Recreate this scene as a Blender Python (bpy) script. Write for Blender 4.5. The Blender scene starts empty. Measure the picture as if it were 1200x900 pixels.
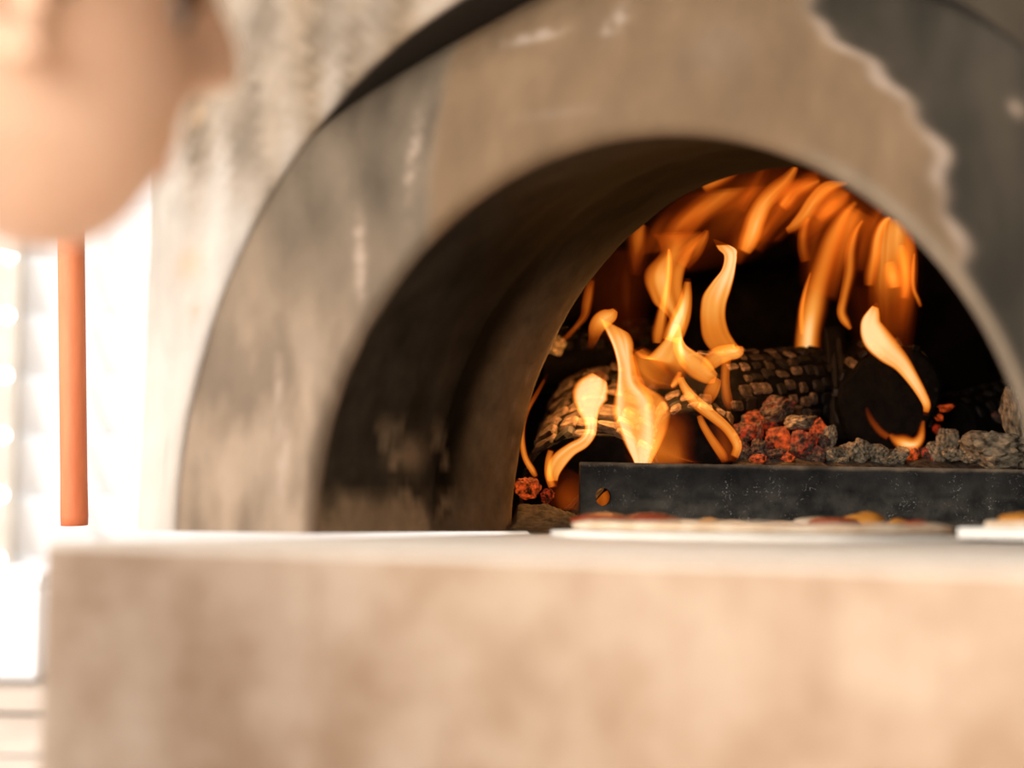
import bpy, bmesh, math, random
from mathutils import Vector, Matrix, noise
from math import sin, cos, pi, radians

random.seed(7)
S = bpy.context.scene
C = S.collection

# ------------------------------------------------------------------ camera
FPX = 1900.0                                    # focal length in pixels of a 1200x900 frame
CAM = Vector((0.350, -0.932, 0.016))
PSI, PIT, ROL = 0.436, 0.079, 0.012             # yaw to the left, pitch up, roll
FWD = Vector((-sin(PSI) * cos(PIT), cos(PSI) * cos(PIT), sin(PIT)))
RGT0 = Vector((cos(PSI), sin(PSI), 0.0))
UPV0 = RGT0.cross(FWD)
RGT = RGT0 * cos(ROL) + UPV0 * sin(ROL)
UPV = -RGT0 * sin(ROL) + UPV0 * cos(ROL)
cam_data = bpy.data.cameras.new('camera')
cam = bpy.data.objects.new('camera', cam_data)
C.objects.link(cam)
cam.matrix_world = Matrix((
    (RGT.x, UPV.x, -FWD.x, CAM.x), (RGT.y, UPV.y, -FWD.y, CAM.y),
    (RGT.z, UPV.z, -FWD.z, CAM.z), (0, 0, 0, 1)))
cam_data.sensor_fit = 'HORIZONTAL'
cam_data.sensor_width = 36.0
cam_data.lens = FPX * 36.0 / 1200.0
cam_data.clip_start = 0.02
cam_data.dof.use_dof = True
cam_data.dof.focus_distance = 1.46
cam_data.dof.aperture_fstop = 2.9
S.camera = cam

# ------------------------------------------------------------------ world, sun, exposure
world = bpy.data.worlds.new('daylight')
S.world = world
world.use_nodes = True
bg = world.node_tree.nodes['Background']
bg.inputs['Color'].default_value = (1.0, 0.955, 0.92, 1)
bg.inputs['Strength'].default_value = 0.95
sun_d = bpy.data.lights.new('sun', 'SUN')
sun_d.energy = 6.0
sun_d.color = (1.0, 0.95, 0.94)
sun_d.angle = radians(1.0)
sun = bpy.data.objects.new('sun', sun_d)
C.objects.link(sun)
sun.rotation_euler = Vector((0.55, 0.75, -0.95)).to_track_quat('-Z', 'Y').to_euler()
# area lamp added for soft daylight from the left, outside the frame
side_d = bpy.data.lights.new('added_side_light', 'AREA')
side_d.shape = 'RECTANGLE'
side_d.size, side_d.size_y = 1.5, 1.2
side_d.energy = 46.0
side_d.color = (1.0, 0.95, 0.88)
side = bpy.data.objects.new('added_side_light', side_d)
C.objects.link(side)
side.location = (-1.70, -1.05, 0.95)
side.rotation_euler = (Vector((-0.25, 0.0, 0.0)) - Vector(side.location)).to_track_quat('-Z', 'Y').to_euler()
# area lamp added behind the camera to brighten the face and fronts
front_d = bpy.data.lights.new('added_front_light', 'AREA')
front_d.shape = 'RECTANGLE'
front_d.size, front_d.size_y = 2.4, 1.0
front_d.energy = 98.0
front_d.color = (1.0, 0.95, 0.895)
front = bpy.data.objects.new('added_front_light', front_d)
C.objects.link(front)
front.location = (-0.55, -2.5, 0.50)
front.rotation_euler = (Vector((-0.1, -0.2, 0.0)) - Vector(front.location)).to_track_quat('-Z', 'Y').to_euler()
S.view_settings.view_transform = 'Standard'
S.view_settings.look = 'None'
S.view_settings.gamma = 1.0
S.view_settings.use_curve_mapping = False
S.view_settings.exposure = 0.0
S.cycles.use_denoising = True
S.cycles.transparent_max_bounces = 48
S.cycles.max_bounces = 8
S.cycles.sample_clamp_indirect = 4.0


# ------------------------------------------------------------------ helpers
def at(px, py, d):
    """world point seen at pixel (px, py) at the forward distance d"""
    return CAM + FWD * d + RGT * ((px - 600) / FPX * d) + UPV * ((450 - py) / FPX * d)


def on_y(px, py, y):
    v = at(px, py, 1.0) - CAM
    return CAM + v * ((y - CAM.y) / v.y)


def sstep(a, b, x):
    t = max(0.0, min(1.0, (x - a) / (b - a)))
    return t * t * (3 - 2 * t)


def lerp(a, b, t):
    return a + (b - a) * t


def mix3(a, b, t):
    t = max(0.0, min(1.0, t))
    return tuple(a[i] + (b[i] - a[i]) * t for i in range(3))


def fbm(p, oct=4):
    return noise.fractal(p, 1.0, 2.0, oct)          # about -1..1


def link(name, me, mat=None, parent=None):
    o = bpy.data.objects.new(name, me)
    C.objects.link(o)
    if mat:
        me.materials.clear()
        me.materials.append(mat)
    if parent:
        o.parent = parent
    return o


def mesh_from(verts, faces, cols=None, smooth=True, name='mesh', attr='col'):
    me = bpy.data.meshes.new(name)
    me.from_pydata([tuple(v) for v in verts], [], faces)
    me.update()
    if smooth:
        me.polygons.foreach_set('use_smooth', [True] * len(me.polygons))
    if cols:
        a = me.color_attributes.new(attr, 'FLOAT_COLOR', 'POINT')
        flat = []
        for c in cols:
            flat += [c[0], c[1], c[2], 1.0]
        a.data.foreach_set('color', flat)
    return me


def grid_faces(nu, nv, off=0, wrap_u=False, flip=False):
    """faces of a grid of nu rows by nv columns"""
    f = []
    for i in range(nu if wrap_u else nu - 1):
        for j in range(nv - 1):
            a = off + i * nv + j
            b = off + ((i + 1) % nu) * nv + j
            q = (a, b, b + 1, a + 1)
            f.append(q[::-1] if flip else q)
    return f


def thing(name, label, cat, loc=(0, 0, 0), group=None):
    o = bpy.data.objects.new(name, None)
    C.objects.link(o)
    o.location = loc
    o.empty_display_size = 0.05
    o['label'] = label
    o['category'] = cat
    if group:
        o['group'] = group
    return o


def tag(o, label, cat, group=None, kind=None):
    o['label'] = label
    o['category'] = cat
    if group:
        o['group'] = group
    if kind:
        o['kind'] = kind
    return o


def bm_box(bm, x0, x1, y0, y1, z0, z1, bev=0.0, seg=2):
    vs = [bm.verts.new(p) for p in ((x0, y0, z0), (x1, y0, z0), (x1, y1, z0), (x0, y1, z0),
                                    (x0, y0, z1), (x1, y0, z1), (x1, y1, z1), (x0, y1, z1))]
    fs = [bm.faces.new([vs[i] for i in q]) for q in
          ((0, 3, 2, 1), (4, 5, 6, 7), (0, 1, 5, 4), (1, 2, 6, 5), (2, 3, 7, 6), (3, 0, 4, 7))]
    if bev:
        es = list({e for f in fs for e in f.edges})
        bmesh.ops.bevel(bm, geom=es, offset=bev, segments=seg, affect='EDGES', profile=0.5)


def bm_mesh(bm, name='mesh', smooth=False):
    me = bpy.data.meshes.new(name)
    bmesh.ops.recalc_face_normals(bm, faces=bm.faces)
    bm.to_mesh(me)
    bm.free()
    if smooth:
        me.polygons.foreach_set('use_smooth', [True] * len(me.polygons))
    return me


def box_obj(name, mat, x0, x1, y0, y1, z0, z1, bev=0.0, parent=None):
    bm = bmesh.new()
    bm_box(bm, x0, x1, y0, y1, z0, z1, bev)
    return link(name, bm_mesh(bm, name), mat, parent)


def tube_mesh(pts, rads, n=16, caps=True):
    verts, faces = [], []
    m = len(pts)
    pts = [Vector(p) for p in pts]
    up = Vector((0.13, 0.31, 0.94))
    for i, p in enumerate(pts):
        t = (pts[min(i + 1, m - 1)] - pts[max(i - 1, 0)]).normalized()
        a = t.cross(up)
        if a.length < 0.05:
            a = t.cross(Vector((1, 0, 0)))
        a.normalize()
        b = t.cross(a)
        r = rads[i] if isinstance(rads, (list, tuple)) else rads
        ra, rb = r if isinstance(r, tuple) else (r, r)
        for k in range(n):
            w = 2 * pi * k / n
            verts.append(p + a * (ra * cos(w)) + b * (rb * sin(w)))
    for i in range(m - 1):
        for k in range(n):
            q = i * n + k
            q2 = i * n + (k + 1) % n
            faces.append((q, q2, q2 + n, q + n))
    if caps:
        faces.append(tuple(range(n))[::-1])
        faces.append(tuple((m - 1) * n + k for k in range(n)))
    return verts, faces


# ------------------------------------------------------------------ materials
def new_mat(name):
    m = bpy.data.materials.new(name)
    m.use_nodes = True
    nt = m.node_tree
    return m, nt, nt.nodes['Principled BSDF'], nt.nodes['Material Output']


def N(nt, typ, **kw):
    n = nt.nodes.new(typ)
    for k, v in kw.items():
        if k in n.inputs:
            n.inputs[k].default_value = v
        else:
            setattr(n, k, v)
    return n


def noisy(name, c1, c2, scale=20.0, rough=0.85, stretch=(1, 1, 1), bump=0.0, bscale=None, lo=0.35, hi=0.65,
          detail=6.0, spec=0.3, metal=0.0, attr=None, rnd=0.0):
    """a rough surface of two mingled colours; attr multiplies a colour painted on the vertices (stains)"""
    m, nt, p, out = new_mat(name)
    tc = N(nt, 'ShaderNodeTexCoord')
    mp = N(nt, 'ShaderNodeMapping')
    mp.inputs['Scale'].default_value = stretch
    nt.links.new(tc.outputs['Object'], mp.inputs['Vector'])
    nz = N(nt, 'ShaderNodeTexNoise', Scale=scale, Detail=detail, Roughness=0.6)
    nt.links.new(mp.outputs['Vector'], nz.inputs['Vector'])
    rp = N(nt, 'ShaderNodeValToRGB')
    rp.color_ramp.elements[0].position = lo
    rp.color_ramp.elements[1].position = hi
    rp.color_ramp.elements[0].color = (*c1, 1)
    rp.color_ramp.elements[1].color = (*c2, 1)
    nt.links.new(nz.outputs['Fac'], rp.inputs['Fac'])
    col = rp.outputs['Color']
    if attr:
        at_ = N(nt, 'ShaderNodeAttribute')
        at_.attribute_name = attr
        mx = N(nt, 'ShaderNodeMix')
        mx.data_type = 'RGBA'
        mx.blend_type = 'MULTIPLY'
        mx.inputs[0].default_value = 1.0
        nt.links.new(at_.outputs['Color'], mx.inputs[6])
        nt.links.new(col, mx.inputs[7])
        col = mx.outputs[2]
    if rnd:
        oi = N(nt, 'ShaderNodeObjectInfo')
        mr = N(nt, 'ShaderNodeMapRange')
        mr.inputs['To Min'].default_value = 1 - rnd
        mr.inputs['To Max'].default_value = 1 + rnd
        nt.links.new(oi.outputs['Random'], mr.inputs['Value'])
        mx = N(nt, 'ShaderNodeMix')
        mx.data_type = 'RGBA'
        mx.blend_type = 'MULTIPLY'
        mx.inputs[0].default_value = 1.0
        nt.links.new(col, mx.inputs[6])
        nt.links.new(mr.outputs['Result'], mx.inputs[7])
        col = mx.outputs[2]
    nt.links.new(col, p.inputs['Base Color'])
    p.inputs['Roughness'].default_value = rough
    p.inputs['Specular IOR Level'].default_value = spec
    p.inputs['Metallic'].default_value = metal
    if bump:
        nb = N(nt, 'ShaderNodeTexNoise', Scale=bscale or scale * 3, Detail=8.0, Roughness=0.65)
        nt.links.new(tc.outputs['Object'], nb.inputs['Vector'])
        b = N(nt, 'ShaderNodeBump', Strength=bump, Distance=0.003)
        nt.links.new(nb.outputs['Fac'], b.inputs['Height'])
        nt.links.new(b.outputs['Normal'], p.inputs['Normal'])
    return m


def ember_mat(name, ash, glow, strength, scale, lo, hi, char=(0.02, 0.014, 0.012)):
    """charred lump: dark char and grey ash, glowing where the noise says the coal burns"""
    m, nt, p, out = new_mat(name)
    tc = N(nt, 'ShaderNodeTexCoord')
    oi = N(nt, 'ShaderNodeObjectInfo')
    off = N(nt, 'ShaderNodeVectorMath')
    off.operation = 'ADD'
    nt.links.new(tc.outputs['Object'], off.inputs[0])
    nt.links.new(oi.outputs['Location'], off.inputs[1])
    n1 = N(nt, 'ShaderNodeTexNoise', Scale=scale, Detail=5.0, Roughness=0.65)
    nt.links.new(off.outputs[0], n1.inputs['Vector'])
    r1 = N(nt, 'ShaderNodeValToRGB')
    r1.color_ramp.elements[0].position, r1.color_ramp.elements[1].position = 0.38, 0.62
    r1.color_ramp.elements[0].color, r1.color_ramp.elements[1].color = (*char, 1), (*ash, 1)
    nt.links.new(n1.outputs['Fac'], r1.inputs['Fac'])
    nt.links.new(r1.outputs['Color'], p.inputs['Base Color'])
    p.inputs['Roughness'].default_value = 0.9
    p.inputs['Specular IOR Level'].default_value = 0.2
    if strength:
        n2 = N(nt, 'ShaderNodeTexNoise', Scale=scale * 0.62, Detail=4.0, Roughness=0.6)
        n2.noise_dimensions = '4D'
        n2.inputs['W'].default_value = 2.0
        nt.links.new(off.outputs[0], n2.inputs['Vector'])
        r2 = N(nt, 'ShaderNodeValToRGB')
        r2.color_ramp.elements[0].position, r2.color_ramp.elements[1].position = lo, hi
        r2.color_ramp.elements[0].color = (0, 0, 0, 1)
        r2.color_ramp.elements[1].color = (*glow, 1)
        nt.links.new(n2.outputs['Fac'], r2.inputs['Fac'])
        nt.links.new(r2.outputs['Color'], p.inputs['Emission Color'])
        p.inputs['Emission Strength'].default_value = strength
    return m


M = {}
M['plaster'] = noisy('pale_render', (0.80, 0.80, 0.80), (1.0, 1.0, 1.0), 26, 0.9, (1, 1, 0.35), 0.35, 90, attr='col')
M['concrete'] = noisy('refractory_concrete', (0.78, 0.78, 0.78), (1.0, 1.0, 1.0), 30, 0.85, (1, 1, 0.5), 0.3, 110, attr='col')
M['lining'] = noisy('sooty_lining', (0.65, 0.65, 0.65), (1.0, 1.0, 1.0), 34, 0.8, (1, 1, 1), 0.35, 80, attr='col', spec=0.02)
M['soot'] = noisy('black_soot', (0.006, 0.005, 0.004), (0.018, 0.012, 0.009), 14, 0.95, bump=0.4, spec=0.05)
M['shell'] = noisy('outer_render', (0.45, 0.40, 0.34), (0.6, 0.54, 0.46), 9, 0.9, bump=0.3)
M['hearth'] = noisy('ashy_hearth', (0.10, 0.085, 0.07), (0.26, 0.22, 0.17), 60, 0.95, bump=0.6)
M['steel'] = noisy('blackened_steel', (0.020, 0.0195, 0.019), (0.080, 0.075, 0.067), 30, 0.55, (1, 1, 1.0), 0.35, 160, lo=0.34, hi=0.70, detail=9, spec=0.22, attr='col')
M['char'] = noisy('charred_wood', (0.002, 0.0016, 0.0013), (0.008, 0.006, 0.0045), 60, 0.8, spec=0.12, bump=0.8, bscale=150)
M['block'] = noisy('char_block', (0.020, 0.014, 0.010), (0.22, 0.15, 0.10), 2.6, 0.8, bump=0.0, rnd=0.6, lo=0.3, hi=0.7)
M['block_dark'] = noisy('dark_char_block', (0.006, 0.005, 0.004), (0.022, 0.016, 0.012), 2.6, 0.6, bump=0.0, rnd=0.5)
M['ashlump'] = noisy('grey_ash', (0.06, 0.046, 0.029), (0.47, 0.375, 0.245), 3.2, 0.95, bump=0.0, rnd=0.2, lo=0.38, hi=0.66, detail=9)
M['ember'] = ember_mat('glowing_ember', (0.11, 0.075, 0.055), (0.85, 0.055, 0.010), 0.55, 3.4, 0.45, 0.70)
M['ember_hot'] = ember_mat('hot_ember', (0.11, 0.06, 0.04), (1.0, 0.115, 0.016), 0.8, 3.2, 0.40, 0.68)
M['emberdim'] = ember_mat('dull_ember', (0.15, 0.11, 0.08), (0.6, 0.03, 0.008), 0.5, 3.6, 0.53, 0.74)
M['ashbed'] = ember_mat('ash_bed', (0.13, 0.105, 0.078), (0.9, 0.07, 0.01), 0.0, 90, 0.6, 0.75, (0.022, 0.018, 0.015))
M['paper'] = noisy('white_paper', (0.74, 0.68, 0.60), (0.82, 0.77, 0.70), 30, 0.8)
M['board'] = noisy('white_board', (0.76, 0.71, 0.64), (0.84, 0.80, 0.74), 20, 0.5)
M['dough'] = noisy('baked_dough', (0.62, 0.43, 0.26), (0.80, 0.66, 0.50), 55, 0.8, bump=0.3)
M['sauce'] = noisy('tomato_sauce', (0.22, 0.025, 0.010), (0.42, 0.075, 0.02), 70, 0.45, bump=0.4)
M['cheese'] = noisy('browned_cheese', (0.42, 0.11, 0.012), (0.78, 0.36, 0.05), 90, 0.4, bump=0.4)
M['herb'] = noisy('dried_herb', (0.05, 0.05, 0.02), (0.12, 0.11, 0.05), 90, 0.8)
M['wood_pole'] = noisy('orange_wood', (0.46, 0.115, 0.043), (0.60, 0.19, 0.08), 30, 0.55, (1, 1, 0.12), 0.2, 90)
M['white_slat'] = noisy('white_paint', (0.80, 0.78, 0.77), (0.88, 0.87, 0.86), 8, 0.6)
M['cream'] = noisy('cream_paint', (0.60, 0.54, 0.46), (0.70, 0.64, 0.56), 8, 0.7)
M['white_plastic'] = noisy('white_plastic', (0.86, 0.85, 0.86), (0.9, 0.9, 0.9), 5, 0.35)
M['plank'] = noisy('pale_plank', (0.42, 0.35, 0.29), (0.58, 0.50, 0.43), 12, 0.7, (0.2, 1, 1), 0.2)
M['paving'] = noisy('pale_paving', (0.42, 0.37, 0.31), (0.56, 0.50, 0.43), 3, 0.9, bump=0.3)
M['sun_blocker'] = noisy('sun_blocker_timber', (0.16, 0.10, 0.06), (0.28, 0.19, 0.12), 8, 0.8, (0.2, 1, 1))
M['darkwall'] = noisy('dark_plaster', (0.10, 0.08, 0.06), (0.16, 0.13, 0.10), 4, 0.9)


# ================================================================== setting
o = box_obj('floor', M['paving'], -9, 6, -5, 11, -1.05, -0.95)
o['kind'] = 'structure'
o = box_obj('sun_blocker_roof', M['sun_blocker'], -2.3, 1.6, -2.9, 1.8, 2.1, 2.2)  # unseen roof added to keep the sun off oven and counter
o['kind'] = 'structure'
o = box_obj('light_blocker_right', M['darkwall'], 1.15, 1.25, -2.3, 1.8, -0.95, 2.1)  # unseen wall added to make the right side shady
o['kind'] = 'structure'

# the counter: one big block of pale mottled stone
m, nt, p, out = new_mat('mottled_stone')
tc = N(nt, 'ShaderNodeTexCoord')
mp = N(nt, 'ShaderNodeMapping')
mp.inputs['Scale'].default_value = (1.15, 1.0, 1.0)
nt.links.new(tc.outputs['Object'], mp.inputs['Vector'])
n1 = N(nt, 'ShaderNodeTexNoise', Scale=20.0, Detail=6.0, Roughness=0.72)
n2 = N(nt, 'ShaderNodeTexNoise', Scale=3.0, Detail=3.0, Roughness=0.5)
nt.links.new(mp.outputs['Vector'], n1.inputs['Vector'])
nt.links.new(tc.outputs['Object'], n2.inputs['Vector'])
ad = N(nt, 'ShaderNodeMath')
ad.operation = 'MULTIPLY_ADD'
ad.inputs[1].default_value = 0.62
nt.links.new(n1.outputs['Fac'], ad.inputs[0])
sc = N(nt, 'ShaderNodeMath')
sc.operation = 'MULTIPLY'
sc.inputs[1].default_value = 0.40
nt.links.new(n2.outputs['Fac'], sc.inputs[0])
nt.links.new(sc.outputs[0], ad.inputs[2])
rp = N(nt, 'ShaderNodeValToRGB')
cr = rp.color_ramp
cr.elements[0].position, cr.elements[0].color = 0.40, (0.37, 0.29, 0.225, 1)
cr.elements[1].position, cr.elements[1].color = 0.62, (0.60, 0.56, 0.52, 1)
e = cr.elements.new(0.50)
e.color = (0.49, 0.42, 0.365, 1)
nt.links.new(ad.outputs[0], rp.inputs['Fac'])
sx = N(nt, 'ShaderNodeSeparateXYZ')
nt.links.new(tc.outputs['Object'], sx.inputs[0])
mr = N(nt, 'ShaderNodeMapRange')
mr.inputs['From Min'].default_value, mr.inputs['From Max'].default_value = -0.35, 0.30
nz3 = N(nt, 'ShaderNodeMath')
nz3.operation = 'MULTIPLY_ADD'
nz3.inputs[1].default_value = 0.35
nt.links.new(n2.outputs['Fac'], nz3.inputs[0])
nt.links.new(sx.outputs['X'], nz3.inputs[2])
nt.links.new(nz3.outputs[0], mr.inputs['Value'])
tint = N(nt, 'ShaderNodeMix')
tint.data_type = 'RGBA'
tint.blend_type = 'MULTIPLY'
tint.inputs[7].default_value = (0.90, 0.74, 0.585, 1)
zt_ = N(nt, 'ShaderNodeMath')
zt_.operation = 'LESS_THAN'
zt_.inputs[1].default_value = -0.003
nt.links.new(sx.outputs['Z'], zt_.inputs[0])
fm_ = N(nt, 'ShaderNodeMath')
fm_.operation = 'MULTIPLY'
nt.links.new(mr.outputs['Result'], fm_.inputs[0])
nt.links.new(zt_.outputs[0], fm_.inputs[1])
nt.links.new(fm_.outputs[0], tint.inputs[0])
nt.links.new(rp.outputs['Color'], tint.inputs[6])
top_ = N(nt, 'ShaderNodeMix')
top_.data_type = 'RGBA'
top_.inputs[6].default_value = (0.74, 0.68, 0.60, 1)          # light on the top painted in as a paler colour
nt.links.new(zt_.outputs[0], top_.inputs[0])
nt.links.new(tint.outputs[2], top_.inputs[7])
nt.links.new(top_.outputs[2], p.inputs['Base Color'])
p.inputs['Roughness'].default_value = 0.7
p.inputs['Specular IOR Level'].default_value = 0.1
M['stone'] = m
YE = -0.338
xl = on_y(50, 634, YE).x
bm = bmesh.new()
bm_box(bm, xl, 1.10, YE, 1.62, -0.95, 0.0, 0.004, 3)
counter = link('stone_counter', bm_mesh(bm), M['stone'])
tag(counter, 'large pale mottled beige stone counter block carrying the oven', 'counter')

# ================================================================== the oven
oven = thing('pizza_oven', 'domed wood fired pizza oven with stained concrete arch on the counter', 'oven', (0, 0, 0))
RI, BI, YI = 0.235, 0.252, 0.006                 # mouth arch: half width, height, front plane
RO, BO = 0.342, 0.379                            # arch of the front wall
YR, RR, BR = 0.357, 0.249, 0.310                 # rear edge of the mouth tunnel
XL0, XL1 = on_y(163, 560, 0).x, on_y(180, 240, 0).x


def stain(x, z, ring):
    c = stain_(x, z, ring)
    w = max(0.0, min(1.0, (0.34 - c[1]) / 0.18))              # the scorched parts are browner
    return (c[0] * (1 + 0.05 * w), c[1] * (1 - 0.035 * w), c[2] * (1 - 0.14 * w))


def stain_(x, z, ring):
    """base colour of the front at (x, z): tan and pale render, grey scorched patches, white lime marks"""
    p1 = Vector((x * 9, z * 4.0, 1.3 if ring else 7.7))
    p2 = Vector((x * 34, z * 13, 4.1))
    a, b = fbm(p1), fbm(p2)
    if ring:
        tan = mix3((0.145, 0.098, 0.057), (0.19, 0.131, 0.080), 0.5 + 0.5 * b + 0.4 * a)
        grey = mix3((0.075, 0.060, 0.043), (0.145, 0.118, 0.088), 0.5 + 0.8 * b)
        pale = (0.28, 0.22, 0.165)
        # left of the trowel line the render is scorched grey
        xb = -0.150 + 0.004 * noise.noise(Vector((0, z * 30, 3)))
        g = sstep(xb + 0.006, xb - 0.006, x)
        band = sstep(-0.30, -0.235, x + 0.02 * a) * g
        c = mix3(tan, mix3(mix3(pale, grey, 0.45 + 0.5 * a), grey, band * sstep(0.08, 0.19, z + 0.03 * a)), g)
        # low on the left leg the colour is pale again, mottled
        c = mix3(c, mix3((0.30, 0.235, 0.178), (0.155, 0.122, 0.094), 0.5 + 1.1 * b), g * sstep(0.24, 0.10, z) * 0.9)
        # right of the jagged lime line: dark grey
        jag = (0.010 * noise.noise(Vector((z * 26, 1.7, 0))) + 0.006 * noise.noise(Vector((z * 70, 5.7, 0))))
        xj = CRX(z) + jag
        r = sstep(xj - 0.004, xj + 0.004, x)
        c = mix3(c, mix3((0.020, 0.017, 0.011), (0.040, 0.033, 0.023), 0.5 + 0.9 * b), r)
        lime = math.exp(-((x - xj) / 0.0048) ** 2) * (0.55 + 0.6 * noise.noise(Vector((x * 60, z * 60, 2))) + 0.25)
        lime *= sstep(0.12, 0.2, z) * (0.45 + 0.75 * sstep(-0.3, 0.4, noise.noise(Vector((7, z * 38, 3)))))
        for lx, lz, sx, sz in LIME:
            n_ = 0.6 + 0.9 * noise.noise(Vector((x * 120, z * 120, 9)))
            lime += n_ * math.exp(-((x - lx) / sx) ** 2 - ((z - lz) / sz) ** 2)
        c = mix3(c, (0.34, 0.27, 0.22), max(0, min(0.8, lime)))
        rim_d = (math.sqrt((x / RI) ** 2 + (z / BI) ** 2) - 1) * RI
        c = mix3(c, (0.20, 0.16, 0.12), 0.8 * sstep(0.012, 0.006, rim_d) * sstep(0.08, 0.14, x))  # light along the right inner arris painted in as a paler edge
        for lx, lz, sx, sz in SCRATCH:
            c = mix3(c, (0.20, 0.15, 0.11), 0.5 * math.exp(-((x - lx) / sx) ** 2 - ((z - lz) / sz) ** 2))
        return c
    pale = mix3((0.42, 0.372, 0.325), (0.49, 0.445, 0.40), 0.5 + 0.6 * b)
    grey = mix3((0.085, 0.067, 0.047), (0.27, 0.21, 0.150), 0.5 + 1.1 * b)
    # smoke stains run up the wall above the arch
    st_ = fbm(Vector((x * 42, z * 4.5, 2.2)))
    g = sstep(-0.42, -0.27, x + 0.05 * a + 0.03 * st_) * sstep(0.16, 0.31, z + 0.07 * a + 0.04 * st_)
    c = mix3(pale, grey, min(1.0, 0.93 * g * (0.85 + 0.35 * st_)))
    for lx, lz, sx, sz in SPOTS:
        c = mix3(c, (0.40, 0.27, 0.17), 0.6 * math.exp(-((x - lx) / sx) ** 2 - ((z - lz) / sz) ** 2))
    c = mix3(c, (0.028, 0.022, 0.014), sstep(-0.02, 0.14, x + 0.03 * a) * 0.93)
    return c


_cr = [(on_y(px, py, YI).x, on_y(px, py, YI).z) for px, py in
       ((905, -60), (935, -10), (965, 40), (1010, 68), (1040, 88), (1066, 120), (1078, 150), (1104, 172), (1116, 215),
        (1120, 270), (1128, 330))]


def CRX(z):
    q = _cr
    if z >= q[0][1]:
        return q[0][0]
    for (x0, z0), (x1, z1) in zip(q, q[1:]):
        if z1 <= z <= z0:
            return lerp(x0, x1, (z0 - z) / (z0 - z1))
    return q[-1][0] + 0.4 * (q[-1][1] - z)


def spot(px, py, sx, sz, y=YI):
    w = on_y(px, py, y)
    return (w.x, w.z, sx, sz)


LIME = [spot(590, 33, .014, .004), spot(620, 27, .014, .004), spot(712, 8, .005, .011), spot(698, 24, .004, .008),
        spot(423, 318, .0036, .015), spot(421, 285, .0042, .02), spot(424, 340, .0026, .007), spot(326, 470, .0035, .03),
        spot(480, 180, .004, .03), spot(332, 545, .004, .03), spot(1091, 300, .005, .006), spot(1192, 125, .004, .005)]
SCRATCH = [spot(655, 132, .028, .004), spot(250, 505, .012, .01), spot(300, 330, .006, .03), spot(835, 50, .02, .02)]
SPOTS = [spot(228, 365, .004, .006, 0), spot(220, 310, .012, .012, 0), spot(232, 135, .005, .006, 0)]


def rec(t):
    """how far the concrete arch sits back under the front wall: flush at the feet, deepest at the crown"""
    s = sin(t)
    return -0.003 + 0.064 * sstep(0.70, 0.95, s)


# --- front wall with its arched opening
NT, NK = 180, 34
ZT = 0.80
XR = 0.62
verts, cols = [], []
angs = [pi * i / (NT - 1) for i in range(NT)]
tl = math.atan2(ZT, -0.45)
for t in angs:
    ex, ez = RO * cos(t), BO * sin(t)
    # point of the outline in this direction
    dx, dz = cos(t), sin(t)
    kx = 9e9
    if dx > 1e-6:
        kx = XR / dx
    elif dx < -1e-6:
        kx = 0.52 / -dx
    kz = ZT / dz if dz > 1e-6 else 9e9
    k = min(kx, kz)
    bx, bz = dx * k, dz * k
    for j in range(-6, NK):
        if j < 0:                                   # the soffit of the opening and its rounded arris
            q = j + 6
            yy = (0.095, 0.05, 0.02, 0.006, 0.002, 0.0006)[q]
            off = (0, 0, 0, 0.0004, 0.0015, 0.004)[q]
            x, y, z = ex + dx * off, yy, ez + dz * off
        else:
            f = (j / (NK - 1)) ** 1.15
            x, y, z = lerp(ex + dx * 0.008, bx, f), 0.0, lerp(ez + dz * 0.008, bz, f)
        z = max(z, 0.0)
        if x < -RO - 0.01:
            lim = lerp(XL0, XL1, z / 0.3)
            x = -RO - 0.01 + (x + RO + 0.01) * ((-RO - 0.01 - lim) / (0.52 - RO - 0.01))
        verts.append((x, y + 0.0012 * fbm(Vector((x * 14, z * 14, 3))) * (1 if j > 2 else 0), z))
        cc = stain(x, z, False)
        if j < -2:                                   # recess shade, with soot, painted dark on the soffit
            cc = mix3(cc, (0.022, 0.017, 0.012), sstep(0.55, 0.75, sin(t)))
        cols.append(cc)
faces = grid_faces(NT, NK + 6)
# returns of the slab at the left, top and right
nv = NK + 6
base = len(verts)
for i in range(NT):
    v = verts[i * nv + nv - 1]
    for yy in (0.004, 0.06, 0.16):
        verts.append((v[0], yy, v[2]))
        cols.append(stain(v[0], v[2], False))
for i in range(NT - 1):
    a, b = i * nv + nv - 1, (i + 1) * nv + nv - 1
    r0, r1 = base + i * 3, base + (i + 1) * 3
    faces += [(a, b, r1, r0), (r0, r1, r1 + 1, r0 + 1), (r0 + 1, r1 + 1, r1 + 2, r0 + 2)]
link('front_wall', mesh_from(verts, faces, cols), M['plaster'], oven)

# --- concrete arch ring, standing back behind the front wall
verts, cols = [], []
NR = 70
for i in range(220):
    t = pi * i / 219
    for j in range(NR):
        if j < 10:                                  # rounded inner arris into the mouth
            q = j / 9 * pi / 2
            r = 0.010
            off = r * (1 - sin(q))
            y = YI + r * (1 - sin(q))
            off = r * (1 - cos(q))
            x = (RI + off) * cos(t)
            z = (BI + off) * sin(t)
            y = YI + r * (1 - sin(q)) + (0.0)
        else:
            f = (j - 9) / (NR - 10)
            a, b = RI + 0.010, BI + 0.010
            x = lerp(a, RO + 0.025, f) * cos(t)
            z = lerp(b, BO + 0.025, f) * sin(t)
            y = YI + rec(t) * f ** 1.5
        y += 0.0010 * fbm(Vector((x * 16, z * 16, 1)))
        verts.append((x, y, z))
        cols.append(stain(x, z, True))
link('arch_ring', mesh_from(verts, grid_faces(220, NR), cols), M['concrete'], oven)


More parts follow.
